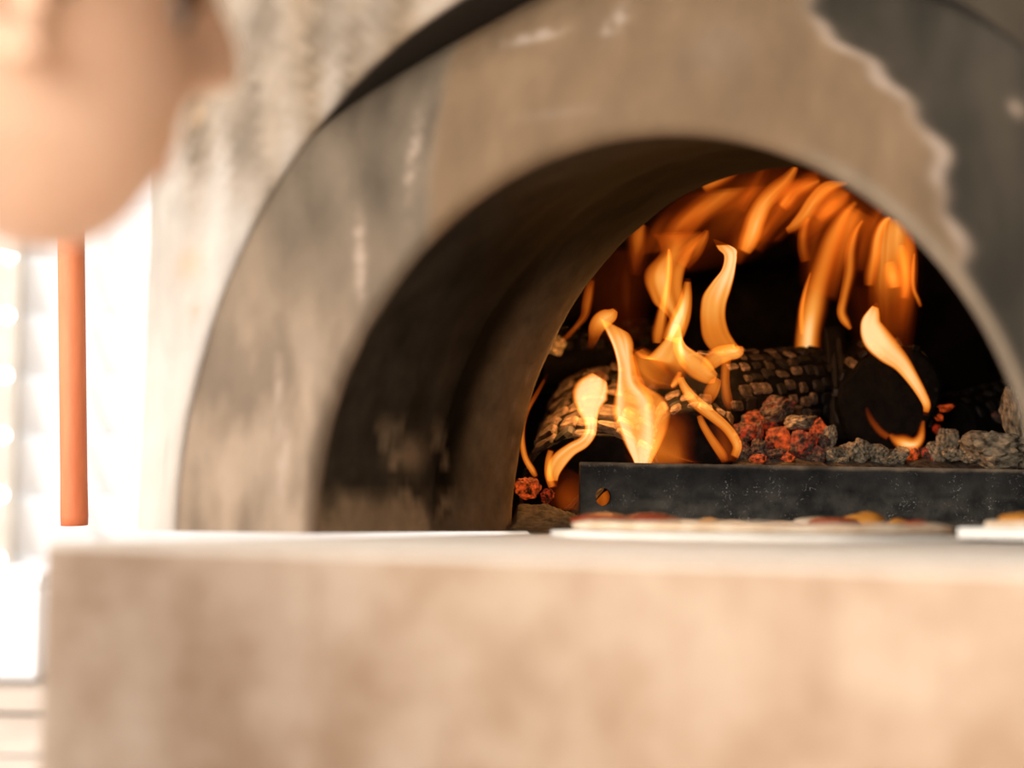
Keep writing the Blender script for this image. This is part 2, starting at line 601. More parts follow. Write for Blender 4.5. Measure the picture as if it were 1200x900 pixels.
# --- tunnel of the mouth, black with smoke, ash-dusted at its foot
def lining_col(x, y, z, rim):
    b = fbm(Vector((x * 30, y * 26, z * 26)))
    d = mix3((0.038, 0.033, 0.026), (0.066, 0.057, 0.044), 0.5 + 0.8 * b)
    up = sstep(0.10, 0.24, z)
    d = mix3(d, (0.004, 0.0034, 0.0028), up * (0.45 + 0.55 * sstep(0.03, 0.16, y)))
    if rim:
        d = mix3((0.42, 0.31, 0.19), (0.26, 0.19, 0.12), 0.5 + 0.7 * b)  # light on the inner ring painted in as a brown band
        d = mix3((0.014, 0.012, 0.009), d, sstep(Y1 + 0.01, Y1 + 0.07, y))  # shade at the step painted in as a dark seam
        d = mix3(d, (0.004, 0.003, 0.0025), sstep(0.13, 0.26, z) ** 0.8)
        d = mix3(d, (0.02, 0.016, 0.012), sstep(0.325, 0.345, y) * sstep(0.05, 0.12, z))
        for sy, sz in ((0.300, 0.105), (0.31, 0.13), (0.325, 0.052), (0.315, 0.075), (0.34, 0.155)):
            d = mix3(d, (0.55, 0.43, 0.30), 0.9 * math.exp(-((y - sy) / .005) ** 2 - ((z - sz) / .0045) ** 2))
    # pale ash thrown against the foot of the wall
    k = sstep(0.036, 0.006, z + 0.016 * b)
    k += 0.8 * sstep(0.15, 0.5, fbm(Vector((y * 22 + 3.1, z * 30 + 1.0, 2.0)))) * sstep(0.095, 0.06, z) * sstep(0.06, 0.10, y)
    k += 0.9 * math.exp(-((y - 0.145) / 0.028) ** 2 - ((z - 0.058) / 0.012) ** 2) * (0.8 + 0.8 * b)
    d = mix3(d, (0.40, 0.31, 0.21), max(0, min(0.85, k)) * (1 if x < 0 else .3))
    return d


def loft(sections, nt, colf=None, rim=False):
    verts, cols = [], []
    for (y, a, b) in sections:
        for i in range(nt):
            t = pi * i / (nt - 1)
            x, z = a * cos(t), b * sin(t)
            n_ = 0.0018 * fbm(Vector((x * 12, y * 12, z * 12)))
            x, z = x * (1 + n_ * 4), z * (1 + n_ * 4)
            verts.append((x, y, z))
            if colf:
                cols.append(colf(x, y, z, rim))
    return mesh_from(verts, grid_faces(len(sections), nt), cols or None)


Y1 = 0.205
secs = []
for i in range(40):
    f = i / 39
    y = lerp(YI + 0.009, Y1, f)
    g = (y - YI) / (YR - YI)
    secs.append((y, lerp(RI, RR, g) + 0.003 * sstep(0.0, 0.08, f), lerp(BI, BR, g)))
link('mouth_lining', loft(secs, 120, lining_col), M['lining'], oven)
secs = []
for i in range(34):                                  # raised inner ring at the end of the tunnel
    f = i / 33
    y = lerp(Y1 - 0.004, YR, f)
    g = (y - YI) / (YR - YI)
    bulge = 0.011 * sstep(0, 0.75, f) - 0.002
    nose = -0.012 * max(0, (f - 0.8) / 0.2) ** 2
    secs.append((y, lerp(RI, RR, g) - bulge - nose, lerp(BI, BR, g) - bulge - nose))
for (dy, dr) in ((0.004, 0.012), (0.006, 0.03), (0.007, 0.07)):
    secs.append((YR + dy, RR + dr, BR + dr * 0.55))
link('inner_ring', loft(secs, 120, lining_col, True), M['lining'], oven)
# --- fire chamber: sooty dome
secs = [(YR + 0.007, 0.31, 0.345), (0.42, 0.40, 0.375), (0.50, 0.455, 0.40), (0.62, 0.495, 0.42), (0.80, 0.51, 0.43),
        (0.98, 0.49, 0.42), (1.12, 0.43, 0.38), (1.24, 0.32, 0.30), (1.30, 0.20, 0.19), (1.325, 0.07, 0.07), (1.328, 0.001, 0.001)]
link('fire_chamber', loft(secs, 64), M['soot'], oven)
secs = [(0.15, 0.40, 0.44), (0.30, 0.47, 0.49), (0.50, 0.55, 0.515), (0.80, 0.60, 0.53), (1.05, 0.575, 0.515), (1.25, 0.48, 0.44),
        (1.40, 0.30, 0.28), (1.46, 0.12, 0.12), (1.465, 0.001, 0.001)]
link('dome_shell', loft(secs, 64), M['shell'], oven)
# --- hearth
verts, faces = [], []
ny, nx = 70, 60
for i in range(ny):
    y = lerp(0.20, 1.30, i / (ny - 1))
    w = 0.25 if y < YR else 0.25 + 0.25 * sin(min(1, (y - YR) / 0.44) * pi / 2)
    if y > 0.8:
        w = 0.5 * math.sqrt(max(0.01, 1 - ((y - 0.8) / 0.53) ** 2))
    for j in range(nx):
        x = lerp(-w, w, j / (nx - 1))
        verts.append((x, y, 0.0012 + 0.0006 * fbm(Vector((x * 60, y * 60, 0)))))
link('hearth_floor', mesh_from(verts, grid_faces(ny, nx, flip=True)), M['hearth'], oven)

nt = M['steel'].node_tree
p = nt.nodes['Principled BSDF']
src = p.inputs['Base Color'].links[0].from_socket
tc = N(nt, 'ShaderNodeTexCoord')
na_, nb_ = N(nt, 'ShaderNodeTexNoise', Scale=430.0, Detail=3.0), N(nt, 'ShaderNodeTexNoise', Scale=46.0, Detail=4.0)
ra_, rb_ = N(nt, 'ShaderNodeMapRange'), N(nt, 'ShaderNodeMapRange')
for n_, r_, lo_, hi_ in ((na_, ra_, 0.58, 0.72), (nb_, rb_, 0.50, 0.68)):
    nt.links.new(tc.outputs['Object'], n_.inputs['Vector'])
    nt.links.new(n_.outputs['Fac'], r_.inputs['Value'])
    r_.inputs['From Min'].default_value, r_.inputs['From Max'].default_value = lo_, hi_
mu_ = N(nt, 'ShaderNodeMath')
mu_.operation = 'MULTIPLY'
nt.links.new(ra_.outputs['Result'], mu_.inputs[0])
nt.links.new(rb_.outputs['Result'], mu_.inputs[1])
mx_ = N(nt, 'ShaderNodeMix')
mx_.data_type = 'RGBA'
mx_.inputs[7].default_value = (0.38, 0.35, 0.31, 1)
nt.links.new(mu_.outputs[0], mx_.inputs[0])
nt.links.new(src, mx_.inputs[6])
nt.links.new(mx_.outputs[2], p.inputs['Base Color'])

# ================================================================== steel bar that holds the fire back
DB0 = 1.40
BL = at(680, 617.5, DB0)
TL = at(680, 541, DB0)
HB = TL.z - BL.z
DB1 = DB0 * 77 / 73.5
BRt = at(1200, 619, DB1)
bdir = Vector((BRt.x - BL.x, BRt.y - BL.y, 0)).normalized()
bnor = Vector((-bdir.y, bdir.x, 0))                # points away from the camera, into the fire
LB = 0.56
TB = 0.007
Z0 = max(BL.z, 0.0022)
ux0 = 27 / FPX * DB0 * 1.02
uz0 = (617.5 - 582) / FPX * DB0
verts, faces, cols = [], [], []


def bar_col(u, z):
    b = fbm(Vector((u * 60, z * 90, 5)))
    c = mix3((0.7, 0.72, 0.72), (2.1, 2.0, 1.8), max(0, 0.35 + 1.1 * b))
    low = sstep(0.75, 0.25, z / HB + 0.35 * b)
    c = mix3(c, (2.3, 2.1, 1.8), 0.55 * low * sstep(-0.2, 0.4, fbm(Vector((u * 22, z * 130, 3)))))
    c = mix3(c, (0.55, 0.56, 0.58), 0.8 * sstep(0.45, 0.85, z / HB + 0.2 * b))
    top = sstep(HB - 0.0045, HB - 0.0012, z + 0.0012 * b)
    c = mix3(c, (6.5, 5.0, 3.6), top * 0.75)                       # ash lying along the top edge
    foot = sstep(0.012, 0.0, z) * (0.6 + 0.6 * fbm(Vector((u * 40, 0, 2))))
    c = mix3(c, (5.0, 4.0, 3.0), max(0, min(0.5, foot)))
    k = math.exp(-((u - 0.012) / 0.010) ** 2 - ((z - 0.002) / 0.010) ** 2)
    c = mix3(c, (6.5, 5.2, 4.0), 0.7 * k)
    return c


# front plate as a grid with a round hole near its left end
HR = 0.0078
def addv(u, v, z):
    q = Vector((BL.x, BL.y, Z0)) + bdir * u + bnor * v + Vector((0, 0, z))
    verts.append(q)
    cols.append(bar_col(u, z))
    return len(verts) - 1


cell = (ux0 - 0.016, ux0 + 0.016, uz0 - 0.016, uz0 + 0.016)
us = [0, 0.0006] + [cell[0]] + [lerp(cell[0], cell[1], k / 8) for k in range(1, 9)]
us = [0.0, cell[0]] + [cell[0] + 0.004 * k for k in range(1, 9)] + [cell[1] + (LB - cell[1]) * k / 380 for k in range(1, 381)]
zs = [0.0, cell[2] * 0.5, cell[2]] + [cell[2] + 0.004 * k for k in range(1, 9)] + \
     [lerp(cell[3], HB - 0.0048, k / 18) for k in range(1, 19)] + [HB - 0.0034, HB - 0.0022, HB - 0.0010, HB]
nzs = len(zs)
for side_v in (0.0, TB):
    off = len(verts)
    for u in us:
        for z in zs:
            inset = 0.0012 if z >= HB - 1e-6 else (0.0003 if z > HB - 0.0015 else 0)
            addv(u, inset if side_v == 0 else side_v - inset, z)
    for i in range(len(us) - 1):
        for j in range(nzs - 1):
            if cell[0] - 1e-6 <= us[i] < cell[1] - 1e-6 and cell[2] - 1e-6 <= zs[j] < cell[3] - 1e-6:
                continue
            a = off + i * nzs + j
            q = (a, a + nzs, a + nzs + 1, a + 1)
            faces.append(q if side_v == 0 else q[::-1])
    i0, j0 = 1, 2
    ringi = []
    for k in range(8):
        ringi.append((i0 + k, j0))
    for k in range(8):
        ringi.append((i0 + 8, j0 + k))
    for k in range(8):
        ringi.append((i0 + 8 - k, j0 + 8))
    for k in range(8):
        ringi.append((i0, j0 + 8 - k))
    hole = []
    for k in range(32):
        w = -3 * pi / 4 + 2 * pi * k / 32
        hole.append(addv(ux0 + HR * 0.92 * cos(w), side_v, uz0 + HR * sin(w)))
    for k in range(32):
        a = off + ringi[k][0] * nzs + ringi[k][1]
        b = off + ringi[(k + 1) % 32][0] * nzs + ringi[(k + 1) % 32][1]
        q = (a, b, hole[(k + 1) % 32], hole[k])
        faces.append(q if side_v == 0 else q[::-1])
    if side_v == 0:
        hole_f, off_f = hole, off
    else:
        hole_b, off_b = hole, off
for k in range(32):
    k2 = (k + 1) % 32
    faces.append((hole_f[k], hole_f[k2], hole_b[k2], hole_b[k]))
for i in range(len(us) - 1):                         # top and foot
    for j in (0, nzs - 1):
        a, b = off_f + i * nzs + j, off_f + (i + 1) * nzs + j
        c, d = off_b + i * nzs + j, off_b + (i + 1) * nzs + j
        faces.append((a, c, d, b) if j == 0 else (a, b, d, c))
for i in (0, len(us) - 1):                           # ends
    for j in range(nzs - 1):
        a, b = off_f + i * nzs + j, off_b + i * nzs + j
        faces.append((a, a + 1, b + 1, b) if i == 0 else (a, b, b + 1, a + 1))
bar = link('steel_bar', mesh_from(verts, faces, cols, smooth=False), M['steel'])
tag(bar, 'blackened flat steel bar on edge with a bolt hole, holding back the fire', 'bar')

# ================================================================== ash bed behind the bar
verts, cols = [], []
nu, nw = 110, 60


def bed_h(u, v):
    h = 0.040 + 0.012 * sstep(0.10, 0.17, u) + 0.036 * sstep(0.0, 0.22, v) * sstep(0.10, 0.22, u)
    h *= sstep(-0.012, 0.035, u)
    h = h * sstep(0.56, 0.40, v)
    return max(0.003, h)


for i in range(nu):
    u = lerp(-0.11, 0.47, i / (nu - 1))
    for j in range(nw):
        v = TB + 0.001 + 0.53 * (j / (nw - 1)) ** 1.4
        q = BL + bdir * u + bnor * v
        n_ = 0.0045 * fbm(Vector((q.x * 45, q.y * 45, 0))) + 0.002 * noise.noise(Vector((q.x * 190, q.y * 190, 0)))
        verts.append((q.x, q.y, bed_h(u, v) + n_ + (0.0015 if v < 0.02 else 0)))
bed = link('ash_bed', mesh_from(verts, grid_faces(nu, nw, flip=True)), M['ashbed'])
tag(bed, 'grey bed of ash and cinders piled behind the steel bar', 'ash', kind='stuff')
verts = []
for i in range(60):
    px = lerp(596, 700, i / 59)
    for j in range(24):
        d = lerp(1.335, 1.47, j / 23)
        q = at(px, 612, d)
        n_ = 0.004 * fbm(Vector((q.x * 70, q.y * 70, 3)))
        h = 0.006 + 0.014 * sstep(1.35, 1.46, d) * sstep(700, 640, px)
        e_ = min(1, i / 6, (59 - i) / 6, j / 4)
        verts.append((q.x, q.y, 0.002 + max(0, (h + n_)) * e_))
drift = link('ash_drift', mesh_from(verts, grid_faces(60, 24)), M['ashbed'])
tag(drift, 'small grey drift of ash on the hearth left of the steel bar', 'ash', kind='stuff')


# ================================================================== logs
def block_mesh(seed):
    """a flat char block: an uneven four-sided plate with chamfered corners and a worn top"""
    r = random.Random(seed)
    cs = [Vector((sx * (0.5 + r.uniform(-.14, .06)), sy * (0.5 + r.uniform(-.14, .06)), 0)) for sx, sy in ((-1, -1), (1, -1), (1, 1), (-1, 1))]
    outl = []
    for k in range(4):
        c, p_, n_ = cs[k], cs[k - 1], cs[(k + 1) % 4]
        outl += [c + (p_ - c) * r.uniform(.08, .26), c + (n_ - c) * r.uniform(.08, .26)]
    n = 8
    vs, fs = [], []
    for s, z in ((1.0, -0.5), (1.0, 0.16), (0.80, 0.46)):
        for k in range(n):
            q = outl[k] * s
            vs.append((q.x, q.y, z + 0.14 * (r.random() - 0.5)))
    vs.append((0, 0, 0.55))
    for a in (0, 1):
        for k in range(n):
            k2 = (k + 1) % n
            fs.append((a * n + k, a * n + k2, (a + 1) * n + k2, (a + 1) * n + k))
    for k in range(n):
        fs.append((2 * n + k, 2 * n + (k + 1) % n, 3 * n))
    return mesh_from(vs, fs, smooth=False)


BLOCKS = [block_mesh(s) for s in range(9)]
BLOCKS_D = [b.copy() for b in BLOCKS]
for b in BLOCKS:
    b.materials.append(M['block'])
for b in BLOCKS_D:
    b.materials.append(M['block_dark'])


def log(name, label, p0, p1, r0, r1, rows=0, cols=0, dark=False, a0=-0.6, a1=2.4, t0=0.04, t1=0.96, glow=None, seed=0, gap=0.80,
        thick=0.0055, skip=0.04, squash=1.0, jit=1.0, sidev=None, aspect=1.0):
    """charred log from p0 to p1; its facing side carries rows x cols char blocks, parts of the log"""
    rd = random.Random(seed)
    p0, p1 = Vector(p0), Vector(p1)
    ax = (p1 - p0)
    L = ax.length
    ax.normalize()
    tocam = (CAM - (p0 + p1) / 2)
    side = tocam if sidev is None else sidev                   # the side the blocks are counted from
    side = (side - ax * side.dot(ax)).normalized()
    upv = ax.cross(side)
    if upv.z < 0:
        upv = -upv
    verts, faces = [], []
    ns, na = 44, 56
    rings = [(0.0, 0.0), (0.0, 0.5), (0.0, 0.92), (0.006, 1.0)] + [(lerp(0.02, 0.98, i / (ns - 1)), 1.0) for i in range(ns)] + \
            [(0.994, 1.0), (1.0, 0.92), (1.0, 0.5), (1.0, 0.0)]

    def rad(t, w):
        r = lerp(r0, r1, t)
        q = p0 + ax * (t * L)
        return r * (1 + 0.10 * noise.noise(Vector((cos(w) * 1.3 + seed * 3.1, sin(w) * 1.3, t * 3))) +
                    0.035 * noise.noise(Vector((cos(w) * 6, sin(w) * 6 + seed, t * 16))))
    for t, s in rings:
        for k in range(na):
            w = 2 * pi * k / na
            r = rad(t, w) * s
            rough = 0.05 * r0 * noise.noise(Vector((cos(w) * 3 * s, sin(w) * 3 * s, seed + t))) if s < 1 else 0
            verts.append(p0 + ax * (t * L + rough) + side * (r * cos(w)) + upv * (r * sin(w) * squash))
    m = len(rings)
    for i in range(m - 1):
        for k in range(na):
            k2 = (k + 1) % na
            faces.append((i * na + k, i * na + k2, (i + 1) * na + k2, (i + 1) * na + k))
    me = mesh_from(verts, faces)
    body = link(name, me, M['char'])
    tag(body, label, 'log')
    body['group'] = 'logs burning in the oven'
    for i in range(rows):
        wob = rd.uniform(-0.3, 0.3)
        for j in range(cols):
            if rd.random() < skip:
                continue
            fw = (i + 0.5 + rd.uniform(-.12, .12) * jit) / rows
            ft = (j + 0.5 + wob + rd.uniform(-.16, .16) * jit) / cols
            if not 0.0 < ft < 1.0:
                continue
            w = lerp(a0, a1, fw)
            t = lerp(t0, t1, ft)
            r = rad(t, w)
            nrm = side * cos(w) + upv * sin(w)
            tan = ax.cross(nrm)
            c = p0 + ax * (t * L) + side * (r * cos(w)) + upv * (r * sin(w) * squash)
            sx = L * (t1 - t0) / cols * gap * rd.uniform(1 - .18 * jit, 1 + .14 * jit)
            sy = r * (a1 - a0) / rows * gap * min(1.12 / gap, aspect) * rd.uniform(1 - .18 * jit, 1 + .14 * jit)
            sz = thick * rd.uniform(0.6, 1.3)
            b = rd.choice(BLOCKS_D if (dark if isinstance(dark, bool) else dark(t, w)) else BLOCKS)
            ob = bpy.data.objects.new('char_block', b)
            C.objects.link(ob)
            tilt = Matrix.Rotation(rd.uniform(-.22, .22), 3, ax) @ Matrix.Rotation(rd.uniform(-.18, .18), 3, tan)
            X, Yv, Z = tilt @ (ax * sx), tilt @ (tan * sy), tilt @ (nrm * sz)
            ob.matrix_world = Matrix(((X.x, Yv.x, Z.x, c.x), (X.y, Yv.y, Z.y, c.y), (X.z, Yv.z, Z.z, c.z), (0, 0, 0, 1)))
            ob.parent = body
            ob.matrix_parent_inverse = Matrix.Identity(4)
    return body


log('burning_log', 'cracked charred log at the left of the fire, behind the bolt hole',
    at(694, 590, 1.53), at(716, 502, 1.80), 0.067, 0.071, 12, 8, lambda t, w: noise.noise(Vector((t * 5, w * 2, 3))) > 0.33, -0.45, 3.0,
    t0=0.03, t1=0.98, seed=3, gap=0.80, thick=0.0085, jit=1.3, sidev=-RGT0, aspect=1.35)
log('burning_log', 'log with a grid of small char blocks above the red embers in the middle',
    at(812, 478, 1.62), at(968, 462, 1.74), 0.052, 0.050, 8, 10, lambda t, w: t > 0.62 or noise.noise(Vector((t * 9, w * 4, 9))) > 0.12, -0.5, 1.8, seed=5, gap=0.84, thick=0.005, jit=1.5)  # dark blocks on the right part stand for its unlit side
log('burning_log', 'short charred log in the middle, half hidden by the broad flame and the loop',
    at(815, 524, 1.54), at(806, 484, 1.72), 0.038, 0.040, 9, 5, lambda t, w: noise.noise(Vector((t * 5, w * 2, 6))) > 0.3, -0.3, 3.2,
    t0=0.03, t1=0.98, seed=23, gap=0.82, thick=0.006, jit=1.3, sidev=-RGT0, aspect=1.2)
log('burning_log', 'round log at the right pointing its black sawn end to the mouth',
    at(1043, 468, 1.62), at(1016, 446, 1.80), 0.046, 0.046, 17, 2, lambda t, w: noise.noise(Vector((w * 3, t * 3, 4))) < 0.2, -0.6, 3.7, 0.0, 0.8, seed=8, gap=0.85, thick=0.005, squash=1.22, jit=1.5)
log('burning_log', 'black log lying at the back across the middle of the fire',
    at(796, 378, 1.96), at(985, 366, 2.02), 0.052, 0.060, seed=11)
log('burning_log', 'thin black log at the far left behind the cracked charred one',
    at(632, 424, 1.89), at(770, 412, 1.90), 0.036, 0.034, 3, 7, True, 0.2, 1.7, seed=13, gap=0.8, thick=0.006)
log('burning_log', 'dark split log leaning upright behind the round sawn log end',
    at(986, 520, 1.655), at(976, 388, 1.71), 0.011, 0.012, 5, 2, True, -1.0, 2.0, seed=17, gap=0.85, thick=0.003, jit=1.5)
log('burning_log', 'burnt out dark log with grey flecks at the far right of the fire',
    at(1112, 505, 1.72), at(1215, 472, 1.80), 0.036, 0.034, 4, 8, True, 0.0, 2.0, seed=19, gap=0.6, thick=0.005)


# ================================================================== embers and ash lumps
def lump_mesh(seed, cells=True, sub=4):
    """an irregular lump; with cells it is broken by flat faces and cracks"""
    rd = random.Random(seed * 13 + 5)
    planes = []
    for _ in range(11):
        n = Vector((rd.gauss(0, 1), rd.gauss(0, 1), rd.gauss(0, 1))).normalized()
        planes.append((n, rd.uniform(0.62, 0.92)))
    bm = bmesh.new()
    bmesh.ops.create_icosphere(bm, subdivisions=sub, radius=1.0)
    for v in bm.verts:
        n = v.co.normalized()
        q = n * 1.1 + Vector((seed * 2.7, seed * 1.3, 0))
        r = 1 + 0.22 * noise.noise(q) + 0.08 * noise.noise(q * 3)
        if cells:
            for pn, h in planes:
                dt = n.dot(pn)
                if dt > 0.05:
                    r = min(r, h / dt)
            dd, pp = noise.voronoi(n * 2.1 + Vector((seed, 0, seed)))
            crack = min(1.0, (dd[1] - dd[0]) / 0.20)
            r *= 0.80 + 0.20 * crack ** 0.6
            r *= 1 + 0.05 * noise.noise(q * 7) + 0.025 * noise.noise(q * 16)
        v.co = n * r
    me = bm_mesh(bm, 'lump', smooth=False)
    return me


LUMPS = [lump_mesh(s) for s in range(6)]


def lump(name, cat, mat, px, py, d, rx, rz, label, group, seed):
    """an irregular lump about rx by rz pixels in half size, sitting where it is seen"""
    rd = random.Random(seed * 31 + int(px))
    me = LUMPS[seed % len(LUMPS)].copy()
    s = d / FPX * 1.28
    o = link(name, me, M[mat])
    o.location = at(px, py, d)
    o.scale = (rx * s, rx * s * rd.uniform(0.8, 1.1), rz * s)
    o.rotation_euler = (rd.uniform(-.25, .25), rd.uniform(-.2, .2), rd.uniform(0, 6.28))
    tag(o, label, cat, group)
    return o


EMB = ['bright red ember at the centre of the heap below the middle log', 'large red ember right of the centre of the heap below the middle log',
       'leftmost large ember of the heap, beside the long looping flame', 'red ember just left of the bright central one in the heap',
       'wide bright ember wedged under the char blocks of the middle log', 'small bright ember high at the right end of the heap',
       'dull red ember at the right end of the heap', 'dull grey and red ember in front of the central one, on the left',
       'flat dull ember in front of the bright central one', 'tiny bright ember low behind the bar, right of the flat dull one',
       'tiny bright ember low behind the bar, left of the flat dull one', 'dull ember low at the left end of the heap by the looping flame',
       'red ember tucked under the broad dark charcoal lump', 'small bright ember at the upper left corner of the heap',
       'flat red ember at the very top left of the heap, under the middle log', 'dull ember low at the right end of the heap by the ash']
ASH = ['grey lump of ash just right of the red heap', 'round grey lump of ash left of the splintered leaning piece', 'widest grey lump of ash under the left side of the round log',
       'grey lump of ash under the middle of the round log', 'small grey lump of ash left of the red ember under the round log',
       'grey lump of ash right of the red embers under the round log', 'tall grey lump of ash right of the round log', 'low grey lump of ash in front of the tall one',
       'low grey lump of ash left of the biggest cracked lump', 'thin flat flake of ash on the bar left of the biggest cracked lump',
       'tiny flake of ash on the bar below the round log', 'tiny flake of ash on the bar beside the red heap']
for k, (px, py, rx, rz, mt, d) in enumerate([
        (913, 514, 15, 15, 'ember_hot', 1.575), (941, 521, 17, 16, 'ember', 1.56), (871, 508, 12, 13, 'ember', 1.565), (886, 506, 9, 12, 'ember', 1.57),
        (877, 490, 15, 10, 'ember_hot', 1.60), (958, 503, 9, 11, 'ember_hot', 1.58), (961, 517, 9, 10, 'emberdim', 1.565), (893, 526, 14, 11, 'emberdim', 1.55),
        (908, 533, 13, 8, 'emberdim', 1.545), (923, 536, 9, 6, 'ember_hot', 1.54), (888, 538, 9, 6, 'ember_hot', 1.54), (869, 529, 10, 11, 'emberdim', 1.555),
        (899, 495, 13, 9, 'ember', 1.60), (854, 500, 9, 8, 'ember_hot', 1.60), (861, 491, 9, 6, 'ember', 1.61), (957, 533, 11, 9, 'emberdim', 1.55)]):
    lump('ember', 'ember', mt, px, py, d, rx, rz, EMB[k], 'embers below the middle log', k)
lump('ember', 'ember', 'ember_hot', 617, 573, 1.50, 12, 13, 'red hot ember at the far left, left of the cracked log', None, 2)
lump('ember', 'ember', 'ember', 641, 581, 1.50, 8, 8, 'small red ember under the hooked flame beside the bar end', None, 4)
lump('ember', 'ember', 'ember_hot', 1067, 531, 1.575, 8, 8, 'red ember under the round log end', None, 1)
lump('ember', 'ember', 'ember', 1087, 532, 1.58, 8, 8, 'red ember just right of the one under the round log end', None, 3)
lump('ember', 'ember', 'ember_hot', 1107, 478, 1.69, 9, 3.2, 'bright red sliver of ember right of the round log, topmost of three', None, 0)
lump('ember', 'ember', 'ember_hot', 1100, 489, 1.68, 5, 3.5, 'bright red speck of ember right of the round log, middle of three', None, 5)
lump('ember', 'ember', 'ember', 1098, 503, 1.67, 4, 6, 'dull red speck of ember right of the round log, lowest of three', None, 2)
lump('ember', 'ember', 'emberdim', 1164, 489, 1.72, 10, 7, 'dull red ember on the dark log at the far right', None, 4)
lump('charcoal_lump', 'charcoal', 'emberdim', 912, 478, 1.60, 22, 13, 'broad dark charcoal lump on top of the red embers', None, 3)
lump('charcoal_lump', 'charcoal', 'ashlump', 938, 495, 1.585, 22, 9, 'flat grey edged charcoal lump above the red embers, right one', None, 1)
lump('charcoal_lump', 'charcoal', 'ashlump', 972, 513, 1.57, 7, 16, 'thin grey splinter of charcoal at the right of the red embers', None, 2)
lump('ash_lump', 'ash lump', 'ashlump', 1172, 529, 1.55, 40, 21, 'biggest cracked grey lump of ash behind the right end of the bar', None, 0)
lump('ash_lump', 'ash lump', 'ashlump', 1190, 492, 1.60, 14, 34, 'tall grey slab of ash beside the right foot of the mouth', None, 4)
for k, (px, py, rx, rz, d) in enumerate([
        (977, 532, 10, 9, 1.55), (996, 530, 11, 12, 1.555), (1011, 528, 15, 13, 1.56), (1028, 532, 11, 10, 1.56), (1054, 534, 11, 9, 1.56),
        (1098, 529, 11, 12, 1.58), (1110, 519, 11, 17, 1.60), (1118, 533, 12, 8, 1.57), (1135, 530, 13, 7, 1.57), (1139, 537, 10, 5, 1.56),
        (1043, 540, 8, 5, 1.55), (986, 540, 9, 5, 1.545)]):
    lump('ash_lump', 'ash lump', 'ashlump', px, py, d, rx, rz, ASH[k],
         'ash lumps behind the bar', k + 1)
lump('ash_lump', 'ash lump', 'ashlump', 650, 405, 1.74, 13, 10, 'brownish ash flake above the left log by the inner ring', None, 3)

# ================================================================== fire
m, nt, p, out = new_mat('flame')
nt.nodes.remove(p)
atn = N(nt, 'ShaderNodeAttribute')
atn.attribute_name = 'fire_glow'
rp = N(nt, 'ShaderNodeValToRGB')
cr = rp.color_ramp
cr.elements[0].position, cr.elements[0].color = 0.0, (0, 0, 0, 1)
cr.elements[1].position, cr.elements[1].color = 1.0, (1.03, 0.66, 0.29, 1)
for pos, c in ((0.15, (0.030, 0.0030, 0.0002)), (0.35, (0.16, 0.023, 0.0012)), (0.55, (0.42, 0.088, 0.006)), (0.72, (0.68, 0.18, 0.016)), (0.87, (0.88, 0.335, 0.056))):
    e = cr.elements.new(pos)
    e.color = (*c, 1)
nt.links.new(atn.outputs['Color'], rp.inputs['Fac'])
em = N(nt, 'ShaderNodeEmission', Strength=0.56)
nt.links.new(rp.outputs['Color'], em.inputs['Color'])
tr = N(nt, 'ShaderNodeBsdfTransparent')
ads = N(nt, 'ShaderNodeAddShader')
nt.links.new(em.outputs[0], ads.inputs[0])
nt.links.new(tr.outputs[0], ads.inputs[1])
nt.links.new(ads.outputs[0], out.inputs['Surface'])
M['flame'] = m


fire = thing('fire', 'orange wood fire with licking flames on the logs inside the oven', 'fire', tuple(at(900, 540, 1.62)))


def cr_interp(pts, n):
    """Catmull-Rom through rows of numbers"""
    m = len(pts)
    outp = []
    for i in range(n):
        u = i / (n - 1) * (m - 1)
        k = min(int(u), m - 2)
        f = u - k
        a, b, c, d = pts[max(k - 1, 0)], pts[k], pts[k + 1], pts[min(k + 2, m - 1)]
        outp.append([0.5 * (2 * b[q] + (c[q] - a[q]) * f + (2 * a[q] - 5 * b[q] + 4 * c[q] - d[q]) * f * f +
                            (3 * b[q] - a[q] - 3 * c[q] + d[q]) * f ** 3) for q in range(len(b))])
    return outp


FSEED = [0]


